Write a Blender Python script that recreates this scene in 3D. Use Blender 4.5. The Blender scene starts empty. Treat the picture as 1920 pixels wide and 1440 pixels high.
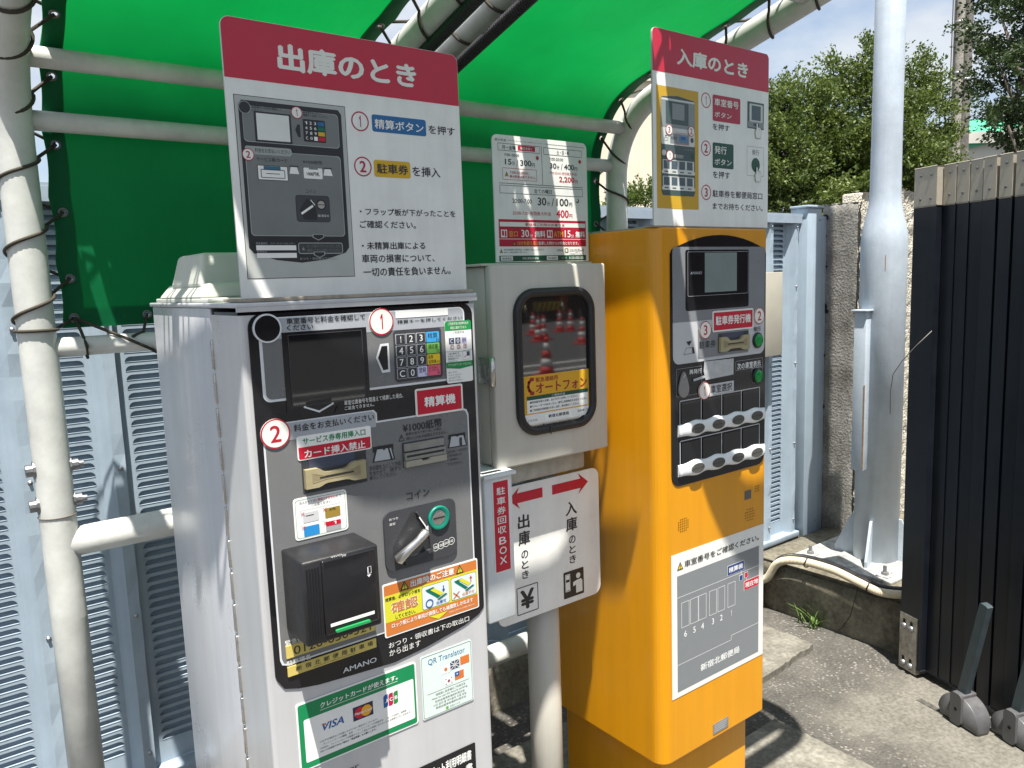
import bpy, bmesh, math, random
from mathutils import Vector, Matrix
random.seed(7)
SC = bpy.context.scene
COL = SC.collection
R = math.radians

# ------------------------------------------------------------------ camera
FPX, YAW, PITCH, ROLL, CAMZ = 1460.0, R(37.05), R(7.525), R(1.997), 1.7
_f = Vector((math.sin(YAW)*math.cos(PITCH), math.cos(YAW)*math.cos(PITCH), -math.sin(PITCH)))
_r0 = Vector((math.cos(YAW), -math.sin(YAW), 0)); _d0 = _f.cross(_r0)
_r = math.cos(ROLL)*_r0 + math.sin(ROLL)*_d0
_d = -math.sin(ROLL)*_r0 + math.cos(ROLL)*_d0
CAM = Vector((0, 0, CAMZ))
cd = bpy.data.cameras.new('camera'); cam = bpy.data.objects.new('camera', cd); COL.objects.link(cam)
cd.sensor_width = 36; cd.lens = FPX/1920*36; cd.sensor_fit = 'HORIZONTAL'
cd.clip_start = .02; cd.clip_end = 2000
m3 = Matrix((_r, -_d, -_f)).transposed()
cam.matrix_world = Matrix.Translation(CAM) @ m3.to_4x4()
SC.camera = cam

# ------------------------------------------------------------------ sky, sun, exposure
SUN = Vector((.52, 1, -3.3))
EL = math.atan2(3.3, math.hypot(.52, 1)); AZ = math.atan2(-.52, -1)
wd = bpy.data.worlds.new('World'); SC.world = wd; wd.use_nodes = True
nt = wd.node_tree; nt.nodes.clear(); N = nt.nodes.new; L = nt.links.new
sky = N('ShaderNodeTexSky'); sky.sky_type = 'NISHITA'; sky.sun_disc = False
sky.sun_elevation = EL; sky.sun_rotation = AZ % (2*math.pi); sky.air_density = 1.0; sky.dust_density = 1.5
bg = N('ShaderNodeBackground'); bg.inputs[1].default_value = .076
out = N('ShaderNodeOutputWorld'); tc = N('ShaderNodeTexCoord')
mp = N('ShaderNodeMapping'); mp.inputs['Scale'].default_value = (1, 1, 2.2); mp.inputs['Location'].default_value = (.35, .1, .42)
nz = N('ShaderNodeTexNoise'); nz.inputs['Scale'].default_value = 2.3; nz.inputs['Detail'].default_value = 8; nz.inputs['Roughness'].default_value = .56
rp = N('ShaderNodeValToRGB'); rp.color_ramp.elements[0].position = .37; rp.color_ramp.elements[1].position = .55
mx = N('ShaderNodeMixRGB'); mx.inputs[2].default_value = (4.4, 4.75, 5.2, 1)
L(tc.outputs['Generated'], mp.inputs[0]); L(mp.outputs[0], nz.inputs[0]); L(nz.outputs[0], rp.inputs[0])
L(rp.outputs[0], mx.inputs[0]); L(sky.outputs[0], mx.inputs[1]); L(mx.outputs[0], bg.inputs[0]); L(bg.outputs[0], out.inputs[0])
sl = bpy.data.lights.new('sun', 'SUN'); sl.energy = 5.0; sl.angle = R(.5); sl.color = (1, .95, .87)
so = bpy.data.objects.new('sun', sl); COL.objects.link(so); so.rotation_euler = SUN.to_track_quat('-Z', 'Y').to_euler()
SC.view_settings.view_transform = 'Standard'; SC.view_settings.look = 'None'; SC.view_settings.gamma = 1
SC.view_settings.exposure = 1.22

# ------------------------------------------------------------------ helpers
def ray(px, py): return _f + _r*((px-960)/FPX) + _d*((py-720)/FPX)
def onY(px, py, Y): v = ray(px, py); return CAM + v*(Y/v.y)
def onX(px, py, X): v = ray(px, py); return CAM + v*(X/v.x)
def onZ(px, py, Z): v = ray(px, py); return CAM + v*((Z-CAMZ)/v.z)

MATS = {}
def M(name, rgb, rough=.45, metal=0.0, var=.06, vs=14.0, bump=0.0, bs=200.0, spec=.5, coat=0.0, streak=0.0):
    """painted / plastic / metal surface with slight procedural unevenness"""
    if name in MATS: return MATS[name]
    m = bpy.data.materials.new(name); m.use_nodes = True; t = m.node_tree; b = t.nodes['Principled BSDF']
    b.inputs['Roughness'].default_value = rough; b.inputs['Metallic'].default_value = metal
    b.inputs['Specular IOR Level'].default_value = spec; b.inputs['Coat Weight'].default_value = coat
    b.inputs['Coat Roughness'].default_value = .08
    g = t.nodes.new('ShaderNodeNewGeometry')
    n = t.nodes.new('ShaderNodeTexNoise'); n.inputs['Scale'].default_value = vs; n.inputs['Detail'].default_value = 5; n.inputs['Roughness'].default_value = .65
    t.links.new(g.outputs['Position'], n.inputs['Vector'])
    mr = t.nodes.new('ShaderNodeMapRange'); mr.inputs[1].default_value = .3; mr.inputs[2].default_value = .7
    mr.inputs[3].default_value = 1-var*1.3; mr.inputs[4].default_value = 1+var*.7
    t.links.new(n.outputs[0], mr.inputs[0])
    mu = t.nodes.new('ShaderNodeMixRGB'); mu.blend_type = 'MULTIPLY'; mu.inputs[0].default_value = 1
    mu.inputs[1].default_value = (*rgb, 1); t.links.new(mr.outputs[0], mu.inputs[2]); t.links.new(mu.outputs[0], b.inputs['Base Color'])
    rg = t.nodes.new('ShaderNodeMapRange'); rg.inputs[1].default_value = .3; rg.inputs[2].default_value = .7; rg.inputs[3].default_value = rough*.82; rg.inputs[4].default_value = min(1, rough*1.22)
    t.links.new(n.outputs[0], rg.inputs[0]); t.links.new(rg.outputs[0], b.inputs['Roughness'])
    if streak:      # faint run marks down the sheet and scuffs
        mp_ = t.nodes.new('ShaderNodeMapping'); mp_.inputs['Scale'].default_value = (1, 1, .05); t.links.new(g.outputs['Position'], mp_.inputs[0])
        n3 = t.nodes.new('ShaderNodeTexNoise'); n3.inputs['Scale'].default_value = 38; n3.inputs['Detail'].default_value = 4; t.links.new(mp_.outputs[0], n3.inputs['Vector'])
        m4 = t.nodes.new('ShaderNodeMapRange'); m4.inputs[1].default_value = .35; m4.inputs[2].default_value = .68; m4.inputs[3].default_value = 1-streak; m4.inputs[4].default_value = 1+streak*.3; t.links.new(n3.outputs[0], m4.inputs[0])
        m5 = t.nodes.new('ShaderNodeMixRGB'); m5.blend_type = 'MULTIPLY'; m5.inputs[0].default_value = 1; t.links.new(mu.outputs[0], m5.inputs[1]); t.links.new(m4.outputs[0], m5.inputs[2]); t.links.new(m5.outputs[0], b.inputs['Base Color'])
    if bump:
        n2 = t.nodes.new('ShaderNodeTexNoise'); n2.inputs['Scale'].default_value = bs; n2.inputs['Detail'].default_value = 3
        t.links.new(g.outputs['Position'], n2.inputs['Vector'])
        bp = t.nodes.new('ShaderNodeBump'); bp.inputs['Strength'].default_value = bump; bp.inputs['Distance'].default_value = .002
        t.links.new(n2.outputs[0], bp.inputs['Height']); t.links.new(bp.outputs[0], b.inputs['Normal'])
    MATS[name] = m; return m
def nodes_mat(name):
    m = bpy.data.materials.new(name); m.use_nodes = True; t = m.node_tree
    return m, t, t.nodes['Principled BSDF']
def ink(name, rgb): return M('ink_'+name, rgb, .38, 0, .03, 30)

_TXT = {}
def txt_geo(s, bold, shear=0, serif=False):
    k = (s, bold, shear)
    if k in _TXT: return _TXT[k]
    c = bpy.data.curves.new('t', 'FONT'); c.body = s; c.offset = bold; c.resolution_u = 3; c.shear = shear
    o = bpy.data.objects.new('t', c); COL.objects.link(o)
    me = bpy.data.meshes.new_from_object(o.evaluated_get(bpy.context.evaluated_depsgraph_get()))
    vs = [(v.co.x, v.co.y) for v in me.vertices]; fs = [tuple(p.vertices) for p in me.polygons]
    bpy.data.objects.remove(o); bpy.data.curves.remove(c); bpy.data.meshes.remove(me)
    xs = [v[0] for v in vs]; ys = [v[1] for v in vs]
    x0, x1, y0, y1 = min(xs), max(xs), min(ys), max(ys)
    if x1-x0 < 1e-4: x1 = x0+1e-4
    if y1-y0 < 1e-4: y1 = y0+1e-4
    g = ([((x-x0)/(x1-x0), (y-y0)/(y1-y0)) for x, y in vs], fs, (x1-x0)/(y1-y0)); _TXT[k] = g; return g

class Fr:
    """a vertical drawing plane: u along U, v up, d out of the face"""
    def __init__(s, O, U, N_): s.O = Vector(O); s.U = Vector(U).normalized(); s.V = Vector((0, 0, 1)); s.N = Vector(N_).normalized()
    def p(s, px, py):
        v = ray(px, py); t = (s.O-CAM).dot(s.N)/v.dot(s.N); q = CAM+v*t-s.O
        return q.dot(s.U), q.dot(s.V)
    def P(s, pts): return [s.p(*q) for q in pts]
    def w(s, u, v, d=0): return s.O+s.U*u+s.V*v+s.N*d
    def b(s, x0, y0, x1, y1):
        a = s.p(x0, y0); c = s.p(x1, y1); return min(a[0], c[0]), min(a[1], c[1]), max(a[0], c[0]), max(a[1], c[1])
    def rad(s, px, py, r): return abs(s.p(px, py-r)[1]-s.p(px, py+r)[1])/2

def rr(u0, v0, u1, v1, r, n=6, only='abcd'):
    """rounded rectangle, corners a=BL b=BR c=TR d=TL, counter clockwise"""
    r = min(r, (u1-u0)/2*.999, (v1-v0)/2*.999); o = []
    for k, cx, cy, a in (('a', u0+r, v0+r, 180), ('b', u1-r, v0+r, 270), ('c', u1-r, v1-r, 0), ('d', u0+r, v1-r, 90)):
        if k in only:
            for i in range(n+1): t = R(a+90*i/n); o.append((cx+r*math.cos(t), cy+r*math.sin(t)))
        else: o.append(({'a': u0, 'b': u1, 'c': u1, 'd': u0}[k], {'a': v0, 'b': v0, 'c': v1, 'd': v1}[k]))
    return o

class MB:
    def __init__(s): s.bm = bmesh.new(); s.mats = []
    def mi(s, m):
        if m not in s.mats: s.mats.append(m)
        return s.mats.index(m)
    def face(s, pts, m, smooth=False):
        try: f = s.bm.faces.new([s.bm.verts.new(p) for p in pts])
        except ValueError: return
        f.material_index = s.mi(m); f.smooth = smooth
    def merge(s, t, m, smooth=False, mat=None):
        k = s.mi(m); mp_ = {}
        for v in t.verts: mp_[v] = s.bm.verts.new(mat @ v.co if mat else v.co)
        for f in t.faces:
            try: g = s.bm.faces.new([mp_[v] for v in f.verts])
            except ValueError: continue
            g.material_index = k; g.smooth = smooth
        t.free()
    def box(s, x0, x1, y0, y1, z0, z1, m, b=0.0, seg=2, mat=None, smooth=None):
        t = bmesh.new(); bmesh.ops.create_cube(t, size=1)
        for v in t.verts: v.co = Vector(((x0+x1)/2+v.co.x*(x1-x0), (y0+y1)/2+v.co.y*(y1-y0), (z0+z1)/2+v.co.z*(z1-z0)))
        if b: bmesh.ops.bevel(t, geom=t.edges[:], offset=b, segments=seg, profile=.5, affect='EDGES')
        s.merge(t, m, b > 0 if smooth is None else smooth, mat)
    def tube(s, pts, r, m, n=14, caps=True, radii=None, smooth=True, closed=False):
        pts = [Vector(p) for p in pts]; k = len(pts); rings = []; up = None
        for i, p in enumerate(pts):
            if closed: t = pts[(i+1) % k]-pts[i-1]
            else: t = pts[min(i+1, k-1)]-pts[max(i-1, 0)]
            t.normalize()
            if up is None:
                up = Vector((0, 0, 1)) if abs(t.z) < .9 else Vector((0, 1, 0))
            a = (up-t*up.dot(t)).normalized(); up = a; c = t.cross(a); q = radii[i] if radii else r
            rings.append([s.bm.verts.new(p+(a*math.cos(2*math.pi*j/n)+c*math.sin(2*math.pi*j/n))*q) for j in range(n)])
        x = s.mi(m); e = k if closed else k-1
        for i in range(e):
            A = rings[i]; B = rings[(i+1) % k]
            for j in range(n):
                f = s.bm.faces.new((A[j], A[(j+1) % n], B[(j+1) % n], B[j])); f.material_index = x; f.smooth = smooth
        if caps and not closed:
            for q in (rings[0][::-1], rings[-1]):
                f = s.bm.faces.new(q); f.material_index = x
    def lathe(s, c, prof, m, n=24, axis='Z', smooth=True):
        c = Vector(c); rings = []; x = s.mi(m)
        for r_, h in prof:
            q = []
            for j in range(n):
                a = 2*math.pi*j/n
                if axis == 'Z': o = Vector((r_*math.cos(a), r_*math.sin(a), h))
                elif axis == 'Y': o = Vector((r_*math.cos(a), -h, r_*math.sin(a)))
                else: o = Vector((h, r_*math.cos(a), r_*math.sin(a)))
                q.append(s.bm.verts.new(c+o))
            rings.append(q)
        for A, B in zip(rings, rings[1:]):
            for j in range(n):
                f = s.bm.faces.new((A[j], A[(j+1) % n], B[(j+1) % n], B[j])); f.material_index = x; f.smooth = smooth
        for q in (rings[0][::-1], rings[-1]):
            f = s.bm.faces.new(q); f.material_index = x
    # ---- drawing on a plane
    def pg(s, fr, pts, m, d): s.face([fr.w(u, v, d) for u, v in pts], m)
    def slab(s, fr, pts, d0, d1, m, ms=None):
        k = len(pts); ms = ms or m
        s.face([fr.w(u, v, d1) for u, v in pts], m)
        for i in range(k):
            a, b = pts[i], pts[(i+1) % k]
            s.face([fr.w(*a, d0), fr.w(*b, d0), fr.w(*b, d1), fr.w(*a, d1)], ms)
        s.face([fr.w(u, v, d0) for u, v in pts[::-1]], ms)
    def rect(s, fr, q, m, d): s.pg(fr, [(q[0], q[1]), (q[2], q[1]), (q[2], q[3]), (q[0], q[3])], m, d)
    def rrect(s, fr, q, r, m, d, only='abcd'): s.pg(fr, rr(*q, r, only=only), m, d)
    def circ(s, fr, u, v, r, m, d, n=28): s.pg(fr, [(u+r*math.cos(2*math.pi*i/n), v+r*math.sin(2*math.pi*i/n)) for i in range(n)], m, d)
    def loop(s, fr, pts, w, m, d):
        """closed outline of width w drawn inside pts (counter clockwise)"""
        k = len(pts); ins = []
        for i in range(k):
            p0 = Vector(pts[i-1]); p = Vector(pts[i]); p1 = Vector(pts[(i+1) % k])
            e0 = (p-p0); e1 = (p1-p)
            if e0.length < 1e-9: e0 = e1
            if e1.length < 1e-9: e1 = e0
            n0 = Vector((-e0.y, e0.x)).normalized(); n1 = Vector((-e1.y, e1.x)).normalized()
            n_ = n0+n1; n_ = n_.normalized() if n_.length > 1e-6 else n0
            ins.append(p+n_*w/max(.35, n_.dot(n0)))
        for i in range(k):
            j = (i+1) % k
            s.face([fr.w(*pts[i], d), fr.w(*pts[j], d), fr.w(*ins[j], d), fr.w(*ins[i], d)], m)
    def line(s, fr, pts, w, m, d):
        for a, b in zip(pts, pts[1:]):
            a = Vector(a); b = Vector(b); e = b-a
            if e.length < 1e-9: continue
            n_ = Vector((-e.y, e.x)).normalized()*w/2; e = e.normalized()*w*.3
            s.face([fr.w(*(a-n_-e), d), fr.w(*(b-n_+e), d), fr.w(*(b+n_+e), d), fr.w(*(a+n_-e), d)], m)
    def text(s, fr, t, q, m, d, bold=.008, shear=0):
        if t == '1' and bold >= .009:      # numeral with a clear flag
            w = q[2]-q[0]; h = q[3]-q[1]; P = lambda a, c: (q[0]+w*a, q[1]+h*c)
            s.pg(fr, [P(.52, 0), P(.98, 0), P(.98, 1), P(.60, 1), P(.52, .96)], m, d); s.pg(fr, [P(.52, .96), P(.05, .80), P(.05, .62), P(.52, .76)], m, d+.00002); return
        if bold > .0041:      # heavy face: the strokes are thickened by close overlays
            h = (q[3]-q[1])*(bold*.9+.004); q = (q[0]+h*.7, q[1]+h*.7, q[2]-h*.7, q[3]-h*.7)
            for i, (a, c) in enumerate(((0, 0), (h, 0), (-h, 0), (0, h*.7), (0, -h*.7))):
                s.text(fr, t, (q[0]+a, q[1]+c, q[2]+a, q[3]+c), m, d+i*.00002, 0, shear)
            return
        vs, fs, asp = txt_geo(t, 0, shear); x = s.mi(m)
        bv = [s.bm.verts.new(fr.w(q[0]+a*(q[2]-q[0]), q[1]+b*(q[3]-q[1]), d)) for a, b in vs]
        for f in fs:
            try: g = s.bm.faces.new([bv[i] for i in f]); g.material_index = x
            except ValueError: pass
    def vtext(s, fr, t, q, m, d, bold=.008, gap=.14):
        n_ = len(t); h = (q[3]-q[1])/n_
        for i, c in enumerate(t):
            top = q[3]-i*h; s.text(fr, c, (q[0], top-h*(1-gap/2), q[2], top-h*gap/2), m, d, bold)
    def warn(s, fr, q, d, bgc=None):
        u0, v0, u1, v1 = q; c = (u0+u1)/2; k = ink('black', (.02, .02, .022))
        s.pg(fr, [(u0, v0), (u1, v0), (c, v1)], k, d)
        w = (u1-u0)*.11; s.pg(fr, [(u0+w*1.6, v0+w), (u1-w*1.6, v0+w), (c, v1-w*1.9)], bgc or ink('warn', (.75, .5, .01)), d+.0003)
        h = v1-v0; s.rect(fr, (c-w*.45, v0+h*.34, c+w*.45, v0+h*.66), k, d+.0006); s.rect(fr, (c-w*.45, v0+h*.17, c+w*.45, v0+h*.26), k, d+.0006)
    def badge(s, fr, px, py, rpx, t, d, rim=None, fill=None, bold=.02, h=.0015):
        u, v = fr.p(px, py); r = fr.rad(px, py, rpx); rd = rim or ink('crimson', (.43, .012, .03)); wh = fill or ink('cream', (.78, .76, .70))
        n = 32; cp = lambda q: [(u+q*math.cos(2*math.pi*i/n), v+q*math.sin(2*math.pi*i/n)) for i in range(n)]
        s.slab(fr, cp(r), d, d+h, rd, wh); s.pg(fr, cp(r*.9), wh, d+h+.0002)
        a = txt_geo(t, bold)[2]; hh = r*1.12; s.text(fr, t, (u-hh*a/2, v-hh/2, u+hh*a/2, v+hh/2), rd, d+h+.0004, bold)
    def build(s, name, parent=None, smooth=None, **props):
        me = bpy.data.meshes.new(name)
        s.bm.to_mesh(me); s.bm.free()
        for m in s.mats: me.materials.append(m)
        if not s.mats: me.materials.append(M('plain', (.5, .5, .5)))
        o = bpy.data.objects.new(name, me); COL.objects.link(o)
        if parent is not None:
            o.parent = parent; o.matrix_parent_inverse = chain(parent).inverted()
        for k, v in props.items(): o[k] = v
        return o
def chain(o):
    m = Matrix.Translation(o.location) @ o.rotation_euler.to_matrix().to_4x4()
    if o.parent: return chain(o.parent) @ o.matrix_parent_inverse @ m
    return m
def thing(name, label, cat, loc, group=None):
    o = bpy.data.objects.new(name, None); COL.objects.link(o); o.location = loc; o.empty_display_size = .1
    o['label'] = label; o['category'] = cat
    if group: o['group'] = group
    return o
def tag(o, label, cat, group=None):
    o['label'] = label; o['category'] = cat
    if group: o['group'] = group
    return o
def dup(root, loc, label, group):
    r = root.copy(); COL.objects.link(r); r.location = loc; r['label'] = label; r['group'] = group
    for ch in list(root.children):
        c = ch.copy(); COL.objects.link(c); c.parent = r; c.matrix_parent_inverse = ch.matrix_parent_inverse.copy()
        for g in ch.children:
            e = g.copy(); COL.objects.link(e); e.parent = c; e.matrix_parent_inverse = g.matrix_parent_inverse.copy()
    return r
def arc(c, r, a0, a1, n, ax1, ax2):
    c = Vector(c); return [c+Vector(ax1)*r*math.cos(R(a0+(a1-a0)*i/n))+Vector(ax2)*r*math.sin(R(a0+(a1-a0)*i/n)) for i in range(n+1)]

# inks
K = ink('black', (.02, .02, .022)); W_ = ink('white', (.80, .80, .77)); RED = ink('red', (.52, .008, .03)); CRIM = ink('crimson', (.43, .012, .03))
GRN = ink('green', (.004, .22, .075)); DGRN = ink('darkgreen', (.012, .075, .045)); BLU = ink('blue', (.015, .10, .33)); GREY = ink('grey', (.17, .18, .185))
DGREY = ink('darkgrey', (.035, .037, .042)); LG = ink('lightgrey', (.42, .44, .46)); YEL = ink('yellow', (.80, .50, .012)); CREAM = ink('cream', (.78, .76, .70))

# ================================================================== GROUND, CURBS
def ground_mat():
    m, t, b = nodes_mat('old_asphalt'); n = t.nodes.new; l = t.links.new
    g = n('ShaderNodeNewGeometry'); pos = g.outputs['Position']
    def noise(sc, det=6, rough=.6):
        q = n('ShaderNodeTexNoise'); q.inputs['Scale'].default_value = sc; q.inputs['Detail'].default_value = det; q.inputs['Roughness'].default_value = rough; l(pos, q.inputs['Vector']); return q.outputs[0]
    def ramp(src, a, b_, c0, c1):
        q = n('ShaderNodeValToRGB'); q.color_ramp.elements[0].position = a; q.color_ramp.elements[1].position = b_
        q.color_ramp.elements[0].color = (*c0, 1); q.color_ramp.elements[1].color = (*c1, 1); l(src, q.inputs[0]); return q.outputs[0]
    def mix(f, a, b_, bt='MIX'):
        q = n('ShaderNodeMixRGB'); q.blend_type = bt
        if isinstance(f, float): q.inputs[0].default_value = f
        else: l(f, q.inputs[0])
        for i, x in ((1, a), (2, b_)):
            if isinstance(x, tuple): q.inputs[i].default_value = (*x, 1)
            else: l(x, q.inputs[i])
        return q.outputs[0]
    vo = n('ShaderNodeTexVoronoi'); vo.inputs['Scale'].default_value = 80; l(pos, vo.inputs['Vector'])
    base = ramp(mix(.55, noise(5), noise(95, 4, .7)), .36, .64, (.042, .040, .036), (.125, .118, .104))
    sp = n('ShaderNodeSeparateColor'); l(vo.outputs['Color'], sp.inputs[0])
    chips = ramp(sp.outputs[0], .66, .80, (0, 0, 0), (1, 1, 1))
    core = ramp(vo.outputs['Distance'], .30, .50, (1, 1, 1), (0, 0, 0))
    cm = mix(1.0, chips, core, 'MULTIPLY')
    patch = ramp(noise(4.5, 6), .38, .64, (.10, .10, .10), (.7, .7, .7))
    cm = mix(1.0, cm, patch, 'MULTIPLY')
    asp = mix(cm, base, (.31, .29, .25))
    con = ramp(noise(7, 8, .68), .3, .72, (.075, .070, .058), (.18, .17, .143))
    con = mix(.35, con, ramp(noise(60, 5), .3, .7, (.035, .033, .028), (.30, .285, .25)), 'MIX')
    # worn concrete apron in front of the gate
    sx = n('ShaderNodeSeparateXYZ'); l(pos, sx.inputs[0]); wn = noise(4.5, 9, .72)
    def edge(src, k, lo, hi, amp):
        q = n('ShaderNodeMath'); q.operation = 'MULTIPLY'; l(src, q.inputs[0]); q.inputs[1].default_value = k
        q2 = n('ShaderNodeMath'); q2.operation = 'MULTIPLY_ADD'; l(wn, q2.inputs[0]); q2.inputs[1].default_value = amp; l(q.outputs[0], q2.inputs[2])
        mr = n('ShaderNodeMapRange'); mr.inputs[1].default_value = lo+amp*.5; mr.inputs[2].default_value = hi+amp*.5; l(q2.outputs[0], mr.inputs[0]); return mr.outputs[0]
    q3 = n('ShaderNodeMath'); q3.operation = 'MULTIPLY'; l(edge(sx.outputs[0], 1, 2.56, 2.70, .5), q3.inputs[0]); l(edge(sx.outputs[1], -1, -1.57, -1.46, .35), q3.inputs[1])
    q4 = n('ShaderNodeMath'); q4.operation = 'LESS_THAN'; l(sx.outputs[0], q4.inputs[0]); q4.inputs[1].default_value = 5
    q5 = n('ShaderNodeMath'); q5.operation = 'MULTIPLY'; l(q3.outputs[0], q5.inputs[0]); l(q4.outputs[0], q5.inputs[1]); q3 = q5
    col = mix(q3.outputs[0], asp, con)
    l(col, b.inputs['Base Color']); b.inputs['Roughness'].default_value = .9; b.inputs['Specular IOR Level'].default_value = .25
    bp = n('ShaderNodeBump'); bp.inputs['Strength'].default_value = .6; bp.inputs['Distance'].default_value = .006
    l(mix(.5, noise(110, 4), vo.outputs['Distance']), bp.inputs['Height']); l(bp.outputs[0], b.inputs['Normal'])
    return m
def concrete(name, c0, c1, sc=8, fine=70, bump=.5, dist=.004):
    m, t, b = nodes_mat(name); n = t.nodes.new; l = t.links.new
    g = n('ShaderNodeNewGeometry'); q = n('ShaderNodeTexNoise'); q.inputs['Scale'].default_value = sc; q.inputs['Detail'].default_value = 9; q.inputs['Roughness'].default_value = .66; l(g.outputs['Position'], q.inputs['Vector'])
    rp_ = n('ShaderNodeValToRGB'); rp_.color_ramp.elements[0].position = .32; rp_.color_ramp.elements[1].position = .7
    rp_.color_ramp.elements[0].color = (*c0, 1); rp_.color_ramp.elements[1].color = (*c1, 1); l(q.outputs[0], rp_.inputs[0])
    q2 = n('ShaderNodeTexNoise'); q2.inputs['Scale'].default_value = fine; q2.inputs['Detail'].default_value = 5; l(g.outputs['Position'], q2.inputs['Vector'])
    mm = n('ShaderNodeMixRGB'); mm.blend_type = 'OVERLAY'; mm.inputs[0].default_value = .6; l(rp_.outputs[0], mm.inputs[1]); l(q2.outputs[0], mm.inputs[2])
    l(mm.outputs[0], b.inputs['Base Color']); b.inputs['Roughness'].default_value = .92; b.inputs['Specular IOR Level'].default_value = .2
    bp = n('ShaderNodeBump'); bp.inputs['Strength'].default_value = bump; bp.inputs['Distance'].default_value = dist
    l(q2.outputs[0], bp.inputs['Height']); l(bp.outputs[0], b.inputs['Normal']); return m
def rough_rim(pts, amp, sub, seed):
    """irregular broken outline through pts"""
    rnd = random.Random(seed); o = []
    for i, p in enumerate(pts):
        q = pts[(i+1) % len(pts)]
        for k in range(sub):
            a = k/sub; j = amp if 0 < k else amp*.4
            o.append((p[0]+(q[0]-p[0])*a+rnd.uniform(-j, j), p[1]+(q[1]-p[1])*a+rnd.uniform(-j, j)))
    return o
b = MB(); b.face([(-300, -300, 0), (300, -300, 0), (300, 300, 0), (-300, 300, 0)], ground_mat()); b.build('ground', kind='structure')
CSLAB = concrete('pale_concrete', (.115, .108, .09), (.235, .225, .19), 9, 60, .5)
CDARK = concrete('old_concrete', (.085, .078, .058), (.25, .228, .175), 7, 55, .8)
def slab_obj(name, pts, z, m, **kw):
    b = MB(); n_ = len(pts)
    b.face([(x, y, z) for x, y in pts], m)
    for i in range(n_):
        p, q = pts[i], pts[(i+1) % n_]; b.face([(p[0], p[1], -.05), (q[0], q[1], -.05), (q[0], q[1], z), (p[0], p[1], z)], m)
    return b.build(name, kind='structure', **kw)
slab_obj('pavement_strip', rough_rim([(-2, .86), (2.40, .86), (2.41, 1.62), (-2, 1.64)], .005, 40, 3), .03, CSLAB)
slab_obj('drain_cover_slab', rough_rim([(1.3, 1.80), (2.80, 1.84), (3.06, 1.86), (3.07, 2.12), (1.3, 2.12)], .006, 12, 5), .028, CSLAB)
# low kerb wall under the steel pole (along Y) and the wall that carries the fence (along X)
def curb(name, x0, x1, y0, y1, z, m, seed, face):
    t = bmesh.new(); bmesh.ops.create_cube(t, size=1)
    for v in t.verts: v.co = Vector(((x0+x1)/2+v.co.x*(x1-x0), (y0+y1)/2+v.co.y*(y1-y0), z/2-.1+v.co.z*(z+.2)))
    bmesh.ops.bevel(t, geom=t.edges[:], offset=.018, segments=2, affect='EDGES')
    bmesh.ops.subdivide_edges(t, edges=t.edges[:], cuts=5, use_grid_fill=True)
    rnd = random.Random(seed)
    for v in t.verts: v.co += Vector((rnd.uniform(-1, 1), rnd.uniform(-1, 1), rnd.uniform(-1, 1)))*.003
    b = MB(); b.merge(t, m, True); return b
tag(curb('k', 3.30, 5.2, 1.0, 2.375, .25, CDARK, 1, 'x').build('kerb_wall'), 'low weathered concrete kerb wall under the round steel pole', 'kerb')
tag(curb('k', -3, 6.5, 2.38, 2.75, .235, CDARK, 2, 'y').build('fence_footing'), 'long dark stained concrete footing wall carrying the pale blue fence', 'footing')
# crack lines / broken edge pieces on the apron by the gate
b = MB(); cm_ = CDARK
for i in range(26):
    x = random.uniform(2.35, 3.15); y = random.uniform(1.1, 1.7); s_ = random.uniform(.002, .006)
    t = bmesh.new(); bmesh.ops.create_icosphere(t, subdivisions=1, radius=s_)
    for v in t.verts: v.co.z *= .6; v.co *= random.uniform(.8, 1.25)
    b.merge(t, CSLAB if i % 3 else cm_, False, Matrix.Translation((x, y, s_*.3)))
b.build('gravel', kind='stuff')

# ================================================================== STEEL LOUVRE FENCE
FB = M('fence_blue', (.32, .395, .465), .42, 0, .08, 6, .12, 60, streak=.07)
FBD = M('fence_rail_blue', (.29, .355, .42), .45, 0, .12, 9)
BOLT = M('zinc_bolt', (.36, .36, .37), .42, .8, .15, 60)
FY, PITCHX, FX0, FZ0, FZ1 = 2.45, .2215, -1.786, .27, 1.985
fence = thing('louvre_fence', 'pale blue steel fence of ribbed panels with stamped louvre slots', 'fence', (2, FY, .24))
_SM = MB(); _SM.lathe((0, 0, 0), [(.0001, .008), (.0042, .0075), (.0046, .0025), (.0065, .002), (.0065, 0)], BOLT, 8, 'Y')
_sm = bpy.data.meshes.new('screw'); _SM.bm.to_mesh(_sm); _sm.materials.append(BOLT)
def screw(par, c):
    o = bpy.data.objects.new('screw', _sm); COL.objects.link(o); o.parent = par; o.matrix_parent_inverse = chain(par).inverted(); o.location = c
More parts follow.
